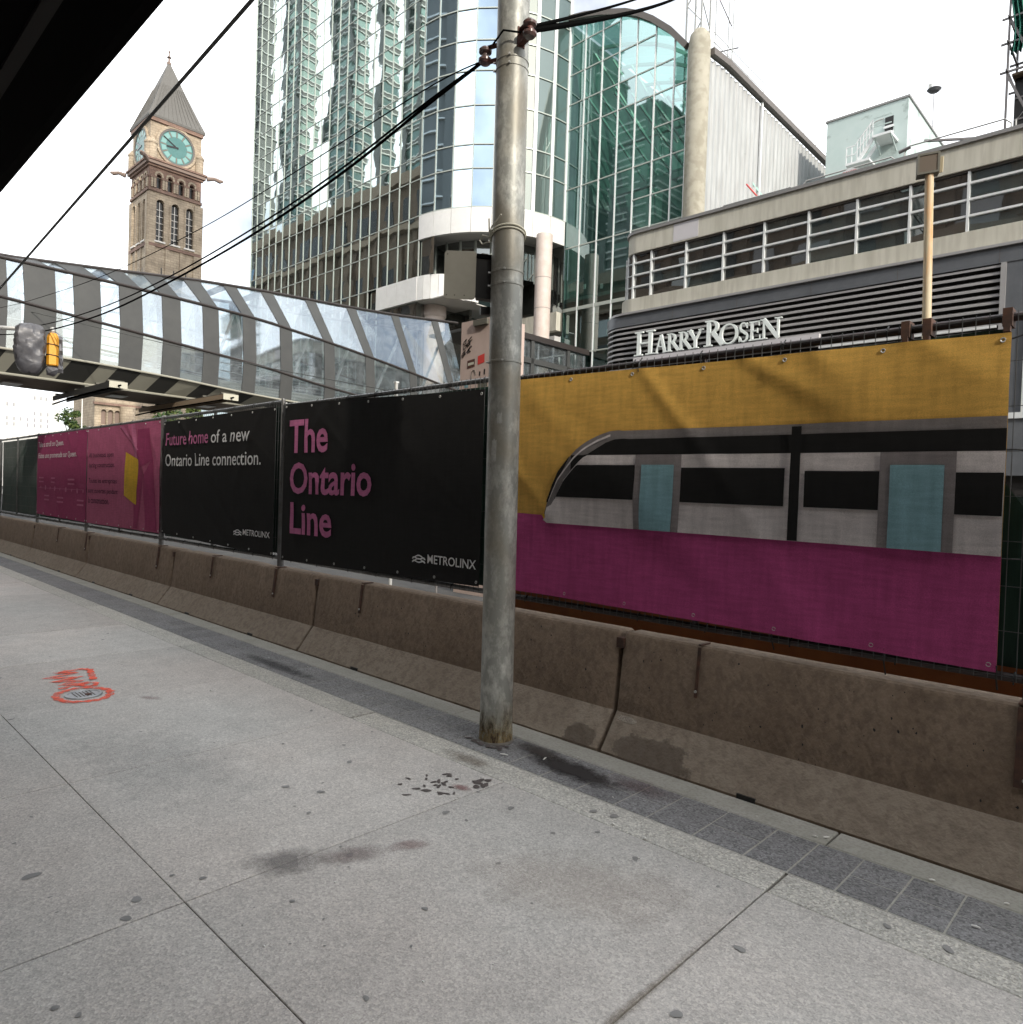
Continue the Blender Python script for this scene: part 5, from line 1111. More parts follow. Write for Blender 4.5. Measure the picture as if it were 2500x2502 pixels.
piece('light_box', 'palebox', -14.97, -8.35, 21.78, 21.94, 6.47, 6.73, hr); piece('light_box', 'whitepaint', -8.38, -3.9, 21.86, 21.94, 6.30, 6.36, hr)
# lettering: H ARRY R OSEN in serif capitals
def LP(*p): return list(p)
def stroke(a, b, w_):
    a, b = Vector(a), Vector(b); d = (b - a).normalized(); n_ = Vector((-d.y, d.x)) * w_ / 2
    return [tuple(a - n_), tuple(b - n_), tuple(b + n_), tuple(a + n_)]
def rect(x0, x1, z0, z1): return [(x0, z0), (x1, z0), (x1, z1), (x0, z1)]
def ell(cx, cz, rx, rz, a0, a1, tw, tz, n=16):
    o = [(cx + rx * math.cos(a0 + (a1 - a0) * k / n), cz + rz * math.sin(a0 + (a1 - a0) * k / n)) for k in range(n + 1)]
    i = [(cx + (rx - tw) * math.cos(a0 + (a1 - a0) * k / n), cz + (rz - tz) * math.sin(a0 + (a1 - a0) * k / n)) for k in range(n + 1)]
    return o + i[::-1]
SF = .055
def serif(x, z, w_=.30): return rect(x - w_ / 2, x + w_ / 2, z, z + SF)
pi = math.pi
GLY = {
 'H': [rect(.13, .30, 0, 1), rect(.70, .87, 0, 1), rect(.3, .7, .47, .54), serif(.215, 0, .42), serif(.215, 1 - SF, .42), serif(.785, 0, .42), serif(.785, 1 - SF, .42)],
 'A': [stroke((.50, 1.0), (.16, 0), .09), stroke((.50, 1.0), (.85, 0), .19), rect(.29, .70, .33, .39), serif(.15, 0, .32), serif(.86, 0, .34)],
 'R': [rect(.12, .32, 0, 1), ell(.34, .745, .40, .255, -pi / 2, pi / 2, .17, .065), rect(.2, .36, .935, 1), rect(.2, .36, .49, .555), stroke((.45, .52), (.95, .02), .19), serif(.21, 0, .44), rect(.02, .13, 1 - SF, 1), rect(.82, 1.02, 0, SF)],
 'Y': [rect(.43, .61, 0, .5), stroke((.13, 1), (.52, .45), .19), stroke((.90, 1), (.53, .45), .10), serif(.52, 0, .44), serif(.14, 1 - SF, .36), serif(.88, 1 - SF, .32)],
 'O': [ell(.5, .5, .5, .52, 0, 2 * pi, .15, .075, 36)],
 'S': [ell(.47, .755, .37, .265, pi * .12, pi * 1.42, .15, .075, 20), ell(.50, .265, .42, .285, -pi * .98, pi * .52, .17, .08, 22), stroke((.28, .62), (.70, .42), .17), rect(.76, .82, .70, .98), rect(.08, .14, .02, .32)],
 'E': [rect(.14, .34, 0, 1), rect(.1, .82, 1 - .075, 1), rect(.1, .9, 0, .075), rect(.3, .70, .47, .54), rect(.78, .84, .75, 1), rect(.86, .92, 0, .27), rect(.66, .72, .38, .63), rect(.02, .16, 0, SF), rect(.02, .16, 1 - SF, 1)],
 'N': [rect(.12, .22, 0, 1), rect(.82, .92, 0, 1), stroke((.14, 1), (.88, .0), .19), serif(.17, 0, .34), serif(.87, 1 - SF, .34), serif(.12, 1 - SF, .26)],
}
LZ = 6.78
LET = [('H', -14.94, -14.10, .86), ('A', -14.11, -13.58, .63), ('R', -13.60, -13.10, .63), ('R', -13.14, -12.64, .63), ('Y', -12.78, -12.22, .63), ('R', -12.15, -11.46, .86), ('O', -11.60, -10.94, .65), ('S', -10.94, -10.57, .62), ('E', -10.58, -10.16, .61), ('N', -10.19, -9.54, .63)]
for ch, x0, x1, h_ in LET:
    mb = MB()
    for i, pl in enumerate(GLY[ch]):
        q = [(x0 + u * (x1 - x0), LZ + v * h_) for u, v in pl]
        mb.extr(q, [], lambda u, v, d: (u, d, v), 21.775 - i * .0012, 21.86, 0, back=True)
    L_ = part(mb, 'sign_letter', 'sign', hr)
    mb = MB(); mb.box(x0 + .1, x0 + .13, 21.86, 21.95, LZ + .2 * h_, LZ + .23 * h_); mb.box(x1 - .13, x1 - .1, 21.86, 21.95, LZ + .1 * h_, LZ + .13 * h_); part(mb, 'letter_mount', 'signside', L_)

# ================================================================== MIRROR GLASS TOWER
YT, X0, RB = 27.0, -34.23, 6.167
tow = thing('glass_tower', 'tall mirror glass tower with rounded white-banded corner bay', 'building', (-45, 35, 0))
zt_ = [10.35, 11.75, 13.15, 14.57, 16.77, 18.2, 20.4, 21.77, 24.0, 25.97, 27.7, 29.5, 31.2, 32.95, 34.6, 36.6, 38.3, 40.1, 41.8, 43.6, 45.3, 47.0]
xt_ = [X0 - 1.0317 * k for k in range(21)] + [-55.75]
mb = MB(); mb.box(-55.7, X0 - .2, YT + .16, 39, 0, 47.0); part(mb, 'core', 'dimglass', tow)
pane_n = 0; rest = MB()
for j in range(len(zt_) - 1):
    for i in range(21):
        x1, x0 = xt_[i], xt_[i + 1]; z0, z1 = zt_[j], zt_[j + 1]
        if z1 < 13.2 and x1 > -38.4: continue
        if z1 <= 14.6 and x1 > -38.4: continue
        if z0 >= 13.1 and pane_n < 196:
            piece('glass_pane', 'towglass', x0 + .03, x1 - .03, YT + .022, YT + .04, z0 + .03, z1 - .03, tow, (random.gauss(0, .0028), 0, random.gauss(0, .0028))); pane_n += 1
        else: rest.box(x0 + .03, x1 - .03, YT + .022, YT + .04, z0 + .03, z1 - .03)
o = part(rest, 'upper_glass_panes', 'towglass', tow); o['kind'] = 'stuff'
mb = MB(); mb.box(-55.7, X0 - .2, YT + .16, 39, 47.0, 135); part(mb, 'upper_storeys', 'dimglass', tow)
for x in xt_:
    zb = 14.57 if x > -38.3 else 4
    piece('mullion', 'mull', x - .03, x + .03, YT - .012, YT + .06, zb, 47, tow)
for j, z in enumerate(zt_):
    xr_ = X0 if z > 14.6 else -38.3
    piece('floor_line', 'mull', -55.75, xr_, YT - .006, YT + .058, z - .026, z + .026, tow)
# rounded corner bay
CXB, CYB = X0, YT + RB
def arc(th, r=RB): return (CXB + r * math.sin(th), CYB - r * math.cos(th))
TH = [rad(11.25 * k) for k in range(9)]
zb_ = [18.2, 20.4, 21.77, 24.0, 25.97, 27.7, 29.5, 31.2, 32.95, 34.6, 36.6, 38.3, 40.1, 41.8, 43.6, 45.3, 47.0]
def curved_panel(nm, mat, t0, t1, r, z0, z1, parent, gap=.02, th=.0, n=1):
    mb = MB(); q = [arc(t0 + gap / r + (t1 - t0 - 2 * gap / r) * k / n, r) for k in range(n + 1)]
    for x, y in q: mb.v += [(x, y, z0 + gap), (x, y, z1 - gap)]
    for k in range(n): mb.f.append((2 * k, 2 * k + 2, 2 * k + 3, 2 * k + 1)); mb.m.append(0)
    if th:
        b = len(mb.v)
        for k in range(n + 1):
            x, y = arc(t0 + gap / r + (t1 - t0 - 2 * gap / r) * k / n, r - th); mb.v += [(x, y, z0 + gap), (x, y, z1 - gap)]
        for k in range(n): mb.f += [(2 * k, b + 2 * k, b + 2 * k + 2, 2 * k + 2), (2 * k + 1, 2 * k + 3, b + 2 * k + 3, b + 2 * k + 1), (b + 2 * k, b + 2 * k + 1, b + 2 * k + 3, b + 2 * k + 2)]; mb.m += [0] * 3
        mb.f += [(0, 1, b + 1, b), (2 * n, b + 2 * n, b + 2 * n + 1, 2 * n + 1)]; mb.m += [0, 0]
    return part(mb, nm, mat, parent)
for j in range(len(zb_) - 1):
    for k in range(8): 
        o = curved_panel('glass_pane', 'arcglass' if k < 5 else 'flankglass', TH[k], TH[k + 1], RB - .05, zb_[j], zb_[j + 1], tow, n=1)
for k in range(9):
    x, y = arc(TH[k], RB - .03); mb = MB(); mb.bar((x, y, 18.2), (x, y, 47), .06 if k < 6 else .22, .07, upv=Vector((math.sin(TH[k]), -math.cos(TH[k]), 0))); part(mb, 'mullion', 'mullw' if k > 5 else 'mull', tow)
for z in zb_:
    mb = MB(); 
    for k in range(8):
        a, b = arc(rad(90) * k / 8, RB - .02), arc(rad(90) * (k + 1) / 8, RB - .02); mb.bar((*a, z), (*b, z), .06, .06)
    part(mb, 'floor_line', 'mull', tow)
for k in range(8): curved_panel('white_band_panel', 'band', TH[k], TH[k + 1], RB + .03, 16.72, 18.16, tow, .012, .25, 4)
mb = MB()    # soffit under the bay
q = [arc(rad(90) * k / 24, RB) for k in range(25)]; mb.add([(x, y, 16.76) for x, y in q] + [(CXB - .3, CYB, 16.76), (CXB - .3, YT, 16.76)], [tuple(range(27))]); part(mb, 'bay_soffit', 'soffit', tow)
# set-back floor between the bands
for k in range(8):
    curved_panel('setback_pane', 'dimglass', TH[k], TH[k + 1], RB - 1.35, 14.6, 16.75, tow, .03)
    x, y = arc(TH[k], RB - 1.33); piece('setback_mullion', 'mull', x - .06, x + .06, y - .06, y + .06, 14.5, 16.75, tow)
piece('setback_pane', 'dimglass', X0 - .02, X0 + 1.3, YT + .12, YT + .14, 14.6, 16.7, tow)
# lower white band: straight then curved
for i in range(4): piece('white_band_panel', 'band', xt_[i + 1] + .012, xt_[i] - .012, YT - .06, YT + .2, 13.14, 14.56, tow)
for k in range(8):
    mb = MB(); f = lambda th, r: (X0 + r * math.sin(th), YT + 2.6 + .0 - r * math.cos(th))
    t0, t1 = TH[k], TH[k + 1]; q = [f(t0 + .005, 2.63), f(t1 - .005, 2.63), f(t1 - .005, 2.4), f(t0 + .005, 2.4)]
    mb.v = [(x, y, z) for z in (13.14, 14.56) for x, y in q]; mb.f = [(0, 1, 5, 4), (1, 2, 6, 5), (2, 3, 7, 6), (3, 0, 4, 7), (4, 5, 6, 7), (3, 2, 1, 0)]; mb.m = [0] * 6
    part(mb, 'white_band_panel', 'band', tow)
mb = MB(); mb.box(-38.3, X0 + 2.4, YT + .22, YT + 7, 13.1, 13.16); part(mb, 'lower_soffit', 'soffit', tow)
mb = MB(); mb.box(-38.3, X0 + 1.2, YT + 3.2, YT + 3.4, 4, 13.09); part(mb, 'ground_glass', 'dimglass', tow)
mb = MB(); mb.lathe([(.70, 0), (.70, 12.4), (.76, 12.5), (.76, 13.08)], (-34.4, 28.5, 0), 28); part(mb, 'round_column', 'pinkcol', tow, True)
mb = MB(); mb.lathe([(.47, 0), (.47, 16.7)], (-27.72, 31.0, 0), 28); part(mb, 'round_column', 'pinkcol', tow, True)
for z in (12.45, 14.2): 
    mb = MB(); mb.lathe([(.473, z - .012), (.476, z), (.473, z + .012)], (-27.72, 31.0, 0), 28); part(mb, 'column_joint', 'gutter', tow)
mb = MB(); mb.box(-31.8, -27.9, 33.0, 33.1, 11.3, 16.7); part(mb, 'recess_glass', 'dimglass', tow)
piece('recess_band', 'hrcream', -31.8, -28.0, 32.6, 32.99, 11.6, 12.7, tow); piece('recess_band', 'soffit', -31.8, -28.0, 32.5, 32.99, 10.9, 11.25, tow)
mb = MB(); mb.box(-31.8, -27.9, 33.3, 33.4, 3, 11.0); part(mb, 'recess_lower_glass', 'dimglass', tow)

# ================================================================== GREEN ENTRANCE HALL (BARREL VAULT)
YA = 33.17
at = thing('entrance_hall', 'green glass entrance hall under an arched roof beside the tower', 'building', (-24, 40, 0))
vx = [-28.18, -26.94, -25.68, -24.47, -23.29, -22.08, -20.88, -20.05]
arch_t = [(-28.24, 30.25), (-27.0, 29.95), (-25.8, 29.55), (-24.08, 28.85), (-23.1, 28.28), (-22.26, 27.65), (-21.13, 26.60), (-20.1, 25.35)]
ax = lambda x: lerp_tab(arch_t, x)
zrw = [7.5, 10.2, 12.85, 16.54, 18.23, 20.05, 21.8, 23.6, 25.1, 26.85, 28.6]
skip = {(1, 4), (2, 4), (3, 4), (0, 4), (0, 6), (1, 6), (2, 6), (3, 6), (4, 6)}
for i in range(7):
    x0, x1 = vx[i], vx[i + 1]; xmid = (x0 + x1) / 2
    rows_ = [z for j, z in enumerate(zrw) if (i, j) not in skip]
    for a, b in zip(rows_, rows_[1:] + [99]):
        tl, tr_ = ax(x0) - .05, ax(x1) - .05
        if a >= min(tl, tr_) - .25: continue
        if i == 6 and a < 11: continue
        hi0, hi1 = min(b, tl), min(b, tr_); mb = MB(); dy = random.gauss(0, .006), random.gauss(0, .006)
        mb.add([(x0 + .03, YA + .05 + dy[0], a + .03), (x1 - .03, YA + .05 + dy[1], a + .03), (x1 - .03, YA + .05 - dy[0], hi1 - .03), (x0 + .03, YA + .05 - dy[1], hi0 - .03)], [(0, 1, 2, 3)])
        part(mb, 'glass_pane', 'atrglass', at)
        piece_bar('transom', 'mull', (x0, YA + .04, a), (x1, YA + .04, a), .06, .07 if a != 12.85 else .2, at)
for x in vx: piece('mullion', 'mullw', x - .035, x + .035, YA, YA + .09, 6, ax(x) + .02, at)
mb = MB()
pts = [(x, YA - .05, z) for x, z in arch_t]
for p, q in zip(pts, pts[1:]): mb.bar(p, q, .35, .30)
part(mb, 'arch_rim', 'gutter', at)
mb = MB(); n = len(arch_t)
for x, z in arch_t: mb.v += [(x, YA + .2, z), (x, YA + 24, z)]
for i in range(n - 1): mb.f.append((2 * i, 2 * i + 2, 2 * i + 3, 2 * i + 1)); mb.m.append(0)
part(mb, 'vault_glass', 'vault', at)
for yk in range(1, 7):
    y = YA + .4 + yk * 2.6; mb = MB()
    for (xa, za), (xb, zb) in zip(arch_t, arch_t[1:]): mb.bar((xa, y, za - .3), (xb, y, zb - .3), .14, .18)
    part(mb, 'roof_rib', 'truss', at)
for k in range(7):
    a = (-28.0 + k * 1.2, YA + 1.2, 26.5 - k * .5); b = (-26.3 + k * 1.2, YA + 7, 21.5 - k * .3); piece_bar('roof_brace', 'truss', a, b, .12, .12, at)
    piece_bar('roof_brace', 'mull', (-27.8 + k * 1.1, YA + 2 + k * .4, 29.0 - k * .6), (-25.8 + k * 1.1, YA + 5, 24.4 - k * .5), .10, .10, at)
for z in (18.0, 21.5, 24.6): piece_bar('gallery_beam', 'truss', (-28, YA + 5, z), (-20.3, YA + 5, z - .2), .3, .35, at)
mb = MB(); mb.box(-28.3, -19.8, YA + 11, YA + 11.2, 3, 25); part(mb, 'inner_wall', 'atrwall', at)
mb = MB(); mb.box(-28.6, -28.35, YA + .4, YA + 24, 3, 30.2); part(mb, 'side_wall', 'atrwall', at)
mb = MB(); mb.box(-28.3, -19.8, YA + .3, YA + 11, 13.4, 13.6); part(mb, 'inner_floor', 'atrwall', at)
mb = MB(); mb.box(-28.3, -19.8, YA + 3.0, YA + 3.1, 5, 13.3); part(mb, 'lobby_wall', 'dimglass', at)
mb = MB(); mb.add([(-20.9, YA + 1.5, 17.4), (-22.9, YA + 1.2, 19.6), (-22.6, YA + 1.2, 19.9), (-20.4, YA + 1.5, 18.6), (-20.3, YA + 1.5, 16.2)], [(0, 1, 2, 3, 4)]); part(mb, 'gusset_plate', 'truss', at)
for k, (x, z) in enumerate(((-27.6, 14.6), (-27.65, 13.7), (-25.6, 12.3), (-25.7, 11.6), (-24.2, 11.9), (-24.5, 12.6), (-26.3, 14.4))):
    mb = MB(); mb.box(x - .09, x + .09, YA + 1.5, YA + 1.55, z - .14, z + .14); part(mb, 'lamp', 'sign', at)
pil = thing('concrete_pillar', 'tall weathered cream pillar with domed top beside the green glass', 'pillar', (-19.5, 33.3, 0))
mb = MB(); mb.lathe([(.56, 0), (.56, 8), (.56, 16), (.56, 25.4), (.50, 25.75), (.32, 26.0), (0, 26.06)], (-19.5, 33.35, 0), 28); part(mb, 'shaft', 'pillar', pil, True)
cw = thing('corrugated_wall', 'pale corrugated metal wall running back from the pillar', 'wall', (-19.2, 43, 0))
mb = MB(); n = 150; y0 = 33.9; y1 = 53.5
topz = lambda y: (25.0 + (y - 34) * .12) if y < 35.6 else 25.15 - (y - 35.6) * .008
for i in range(n + 1):
    y = y0 + (y1 - y0) * i / n; x = -19.25 + (.07 if (i % 4) < 2 else -.02)
    mb.v += [(x, y, 9), (x, y, topz(y) - .25)]
for i in range(n): mb.f.append((2 * i, 2 * i + 2, 2 * i + 3, 2 * i + 1)); mb.m.append(0)
part(mb, 'sheeting', 'corr', cw)
mb = MB(); mb.bar((-19.1, 33.9, 25.05), (-19.1, 35.6, 25.2), .34, .34); mb.bar((-19.1, 35.6, 25.2), (-19.1, y1, 25.05), .34, .34); part(mb, 'gutter', 'gutter', cw)
piece('downpipe', 'whitepaint', -19.20, -19.08, 39.9, 40.05, 18.5, 25.0, cw); piece('panel_joint', 'gutter', -19.22, -19.14, 40.06, 40.12, 11, 25.0, cw)
mb = MB()
for z in (25.75, 26.25):
    mb.tube([(-19.2, 34.2 + 2 * k, z - .002 * k) for k in range(10)], .02, 6)
for k in range(10): mb.tube([(-19.2, 34.2 + 2 * k, 25.2), (-19.2, 34.2 + 2 * k, 26.25)], .018, 6)
part(mb, 'roof_rail', 'metalpale', cw)
piece('wall_vent', 'gutter', -19.17, -19.10, 49.3, 49.7, 19.6, 20.9, cw)
# lattice mast behind the pillar
lm = thing('lattice_mast', 'pale lattice mast rising behind the domed pillar', 'mast', (-23, 42, 24))
for dx, dy in ((0, 0), (1.1, 0), (0, 1.1), (1.1, 1.1)): piece_bar('chord', 'metalpale', (-25.6 + dx, 42 + dy, 26), (-25.6 + dx, 42 + dy, 42), .10, .10, lm)
for k in range(10):
    z = 26 + k * 1.4
    for p, q in (((0, 0), (1.1, 0)), ((1.1, 0), (1.1, 1.1))):
        s_ = 1 if k % 2 else 0; piece_bar('lacing', 'metalpale', (-25.6 + p[0], 42 + p[1], z + 1.4 * s_), (-25.6 + q[0], 42 + q[1], z + 1.4 * (1 - s_)), .06, .06, lm)
lc = thing('ladder_cage', 'thin roof ladder cage right of the domed pillar', 'ladder', (-22.5, 41, 25))
for x in (-22.9, -22.0, -21.7): piece_bar('upright', 'metalpale', (x, 41, 25), (x, 41, 36), .05, .05, lc)
for z in (28.4, 29.9): piece_bar('hoop', 'scaff', (-23.4, 41, z), (-21.6, 41.6, z), .06, .06, lc)
piece_bar('stay', 'scaff', (-24.0, 41, 36), (-21.8, 41, 31), .06, .06, lc)

# ================================================================== ROOFTOP THINGS
pent = thing('mint_penthouse', 'mint painted rooftop plant room with steel stair and louvred door', 'building', (-15, 48, 11))
mb = MB(); mb.box(-17.28, -12.75, 45, 54, 11, 25.15); part(mb, 'wall', 'mint', pent)
mb = MB(); mb.box(-17.36, -12.67, 44.93, 54.1, 25.152, 25.27); part(mb, 'roof_edge', 'hrcap', pent)
piece('door_opening', 'black', -13.95, -13.5, 44.96, 44.995, 22.95, 24.35, pent)
for z in (23.35, 23.7): piece('door_louvre', 'whitepaint', -14.0, -13.45, 44.90, 44.958, z, z + .13, pent)
piece('landing', 'whitepaint', -14.15, -13.2, 43.6, 44.99, 22.75, 22.88, pent)
piece('landing', 'whitepaint', -15.6, -14.3, 43.6, 44.99, 21.55, 21.68, pent)
for p, q in (((-14.2, 43.8, 22.8), (-15.0, 43.8, 21.7)), ((-14.2, 44.6, 22.8), (-15.0, 44.6, 21.7))): piece_bar('stringer', 'whitepaint', p, q, .08, .2, pent)
for k in range(6): piece_bar('stair_rail', 'whitepaint', (-14.2 - k * .16, 43.7, 22.8 - k * .2), (-14.2 - k * .16, 43.7, 23.8 - k * .2), .045, .045, pent)
for dz in (.5, 1.0): piece_bar('stair_rail', 'whitepaint', (-14.2, 43.7, 22.8 + dz), (-15.1, 43.7, 21.7 + dz), .05, .05, pent); piece_bar('stair_rail', 'whitepaint', (-15.1, 43.7, 21.65 + dz), (-15.6, 43.7, 21.65 + dz), .05, .05, pent); piece_bar('stair_rail', 'mint', (-14.15, 43.65, 22.85 + dz), (-13.2, 43.65, 22.85 + dz), .05, .05, pent)
for x in (-15.6, -15.3): piece_bar('stair_rail', 'whitepaint', (x, 43.7, 21.6), (x, 43.7, 22.65), .05, .05, pent)
piece_bar('landing_brace', 'mint', (-13.25, 44.9, 22.2), (-13.25, 43.7, 22.75), .06, .06, pent); piece_bar('landing_brace', 'mint', (-14.1, 44.9, 22.2), (-14.1, 43.7, 22.75), .06, .06, pent)
mb = MB(); mb.tube([(-14.9, 44.9, 22.6), (-14.75, 44.85, 23.3), (-14.7, 44.85, 24.1), (-14.4, 44.85, 24.25), (-14.0, 44.9, 24.3)], .035, 6); part(mb, 'conduit', 'metalpale', pent, True)
rl = thing('roof_railing', 'bent pipe railing along the louvred store parapet', 'railing', (-8, 22.6, 11.4))
def rail_run(x0, x1, zt):
    mb = MB(); mb.tube([(x0, 22.6, 11.35), (x0, 22.6, zt - .15), (x0 + .15, 22.6, zt), ((x0 + x1) / 2, 22.6, zt), (x1 - .15, 22.6, zt), (x1, 22.6, zt - .15), (x1, 22.6, 11.35)], .022, 8); part(mb, 'pipe', 'metalpale', rl, True)
rail_run(-12.2, -9.6, 11.72); rail_run(-9.4, -6.65, 11.78); rail_run(-6.45, -3.9, 11.95); rail_run(-3.8, -1, 12.0)
mb = MB(); mb.tube([(-6.6, 22.6, 11.85), (-6.3, 22.6, 11.92)], .05, 8); part(mb, 'clamp', 'scaff', rl)
dg = thing('danger_sign', 'white warning sign with red heading hanging on the roof railing', 'sign', (-7.9, 22.5, 11.4))
mb = MB(); mb.extr([(-8.08, 11.42), (-7.80, 11.46), (-7.68, 11.68), (-7.95, 11.78), (-8.16, 11.66)], [], lambda u, v, d: (u, d, v), 22.52, 22.54, back=True); part(mb, 'board', 'whitepaint', dg)
text_on('lettering', 'DANGER', -8.12, -7.72, 11.62, 11.69, 22.515, 'redsign', dg, .01)
for z in (11.57, 11.53, 11.49): piece('text_line', 'farwin', -8.05, -7.8, 22.516, 22.519, z, z + .018, dg)
vp = thing('vent_pipe', 'grey capped vent pipe behind the store parapet', 'pipe', (-10.55, 24, 11))
mb = MB(); mb.lathe([(.16, 0), (.16, 1.0), (.20, 1.02), (.20, 1.1), (.0, 1.12)], (-10.75, 24, 11), 14); part(mb, 'pipe', 'hrgrey', vp, True)
rp = MB(); rp.tube([(-12.7, 25.5, 13.6), (-11.25, 24.5, 11.9)], .03, 6); o = rp.build('red_pole', 'redsign'); tag(o, 'thin red pole leaning against the corrugated wall', 'pole')
an = thing('roof_lamp', 'small disc lamp on a thin stem above the mint plant room', 'lamp', (-14.5, 58, 24))
AN = (-14.27, 56.0)
mb = MB(); mb.tube([(*AN, 25), (*AN, 30.6)], .03, 6); part(mb, 'stem', 'scaff', an)
mb = MB(); mb.lathe([(.0, -.12), (.30, -.10), (.46, .05), (.30, .16), (0, .2)], (*AN, 30.8), 16); part(mb, 'disc', 'tarp', an, True)
mb = MB(); mb.box(AN[0] - .35, AN[0] - .15, AN[1] - .1, AN[1] + .1, 30.9, 31.3); part(mb, 'housing', 'metalpale', an)
# scaffold at the right edge
sf = thing('scaffold', 'scaffold tower with green netting at the top right edge', 'scaffold', (-2.5, 25, 11.4))
sxs = [-4.02, -3.45, -1.8]
for x in sxs:
    for y in (24.0, 25.3): piece_bar('standard', 'scaff', (x, y, 11.35), (x, y, 20), .055, .055, sf)
for z in (12.1, 13.9, 14.7, 15.4, 16.7, 17.6, 18.4): 
    for y in (24.0, 25.3): piece_bar('ledger', 'scaff', (-4.2, y, z), (0, y, z), .05, .05, sf)
    for x in sxs: piece_bar('transom', 'scaff', (x, 23.85, z), (x, 25.45, z), .05, .05, sf)
for z in (13.8, 16.6): 
    for y in (24.1, 24.5, 24.9): piece('deck_board', 'plywood', -3.93, 0, y, y + .36, z, z + .06, sf)
for z, h_ in ((14.4, 2.0), (17.3, 1.6)):
    mb = MB(); n = 20
    for i in range(n + 1):
        x = -3.98 + .30 * i / n
        for k in range(7): mb.v.append((x + .05 * math.sin(k * .9), 24.05 + .12 * math.sin(i * .9 + k * .5), z + h_ * k / 6))
    for i in range(n):
        for k in range(6): mb.f.append((i * 7 + k, (i + 1) * 7 + k, (i + 1) * 7 + k + 1, i * 7 + k + 1)); mb.m.append(0)
    part(mb, 'netting', 'net', sf, True)
    mb = MB()
    for i in range(n + 1):
        for k in range(7): mb.v.append((-3.62 + 1.6 * i / n, 24.05 + .12 * math.sin(i * .9 + k * .5), z + h_ * k / 6))
    for i in range(n):
        for k in range(6): mb.f.append((i * 7 + k, (i + 1) * 7 + k, (i + 1) * 7 + k + 1, i * 7 + k + 1)); mb.m.append(0)
    part(mb, 'netting', 'net', sf, True)
mb = MB(); mb.box(-3.86, 0, 24.3, 25.2, 12.0, 13.78); part(mb, 'sheeted_bay', 'black', sf)
for z in (12.6, 13.2): piece('sheet_seam', 'scaff', -3.87, 0, 24.28, 24.298, z, z + .05, sf)
mb = MB(); mb.box(-3.92, 0, 24.2, 25.2, 15.5, 16.55); part(mb, 'toe_board', 'plywood', sf)
for a, b in (((-4.02, 24, 13.8), (-3.3, 24, 12.1)), ((-4.02, 24, 15.4), (-3.4, 24, 13.9)), ((-5.9, 23.4, 12.35), (-4.02, 24, 12.1)), ((-5.8, 23.4, 11.75), (-4.02, 24, 11.4))): piece_bar('brace', 'scaff', a, b, .06, .06, sf)
for o_, p_ in PARTS:
    if p_ is sf: o_.location.x -= .27
bb = thing('blue_barricade', 'small blue steel rack on the store roof near the scaffold', 'rack', (-5.2, 23.6, 11.4))
for k in range(5): piece_bar('post', 'bluepaint', (-6.1 + k * .5, 23.6, 11.35), (-6.1 + k * .5, 23.6, 11.75 + .05 * k), .04, .04, bb)
for z in (11.55, 11.8): piece_bar('bar', 'bluepaint', (-6.1, 23.6, z), (-4.1, 23.6, z + .15), .035, .035, bb)

# ================================================================== GLASS FOOTBRIDGE
fb = thing('footbridge', 'twisting glass footbridge with grey ribs crossing above the street', 'bridge', (-29, 10, 4.8))
L0 = [(-4, 8.5), (5.16, 8.66), (8.6, 9.04), (11.45, 9.38), (14.0, 9.58), (18.3, 9.82), (20.8, 10.0), (24.7, 10.39)]
L1 = [(-4, 8.48), (5, 8.41), (8.3, 8.38), (11, 8.31), (13.6, 8.2), (16.15, 7.92), (18.4, 7.64), (20.9, 7.27), (23, 6.92), (25, 6.6)]
L2 = [(-4, 7.95), (5, 7.19), (8.4, 6.88), (10.5, 6.67), (13.65, 6.37), (16.2, 5.99), (18.2, 5.78), (25, 5.25)]
L3 = [(-4, 5.7), (5, 5.62), (7.9, 5.56), (10.5, 5.43), (13, 5.24), (14.7, 5.15), (25, 4.98)]
L4 = [(-4, 4.93), (5.2, 4.93), (10.4, 4.86), (14, 4.84), (25, 4.80)]
XS = (-27.8, -27.0, -26.93, -27.0, -27.7)
LT = (L0, L1, L2, L3, L4)
def bp(l, y, far=False):
    x = XS[l]; x = -58.4 - x if far else x
    return Vector((x, y, lerp_tab(LT[l], y)))
bs = [-3.0, -1.5, 0.0, 1.4, 2.8, 4.2, 5.6, 6.99, 8.39, 9.8, 11.25, 12.8, 14.37, 16.4, 18.5, 21.0, 23.5]
bw = [.95] * 6 + [.87, .81, .73, .64, .6, .52, .53, .5, .48, .42, .4]
YE = 24.6
def shift(y): return -.25 - .016 * max(0, y)
def facet(nm, mat, l0, l1, ya, yb, far, s0=0, s1=0, off=0.0, th=.05):
    a, b = bp(l1, ya + s1, far), bp(l1, yb + s1, far); c, d = bp(l0, yb + s0, far), bp(l0, ya + s0, far)
    nr = (b - a).cross(d - a).normalized()
    if (nr.x < 0) != far: nr = -nr
    mb = MB(); q = [p + nr * off for p in (a, b, c, d)]; q2 = [p + nr * (off - th) for p in (a, b, c, d)]
    mb.add(q + q2, [(0, 1, 2, 3), (7, 6, 5, 4), (0, 4, 5, 1), (1, 5, 6, 2), (2, 6, 7, 3), (3, 7, 4, 0)]); return part(mb, nm, mat, fb)
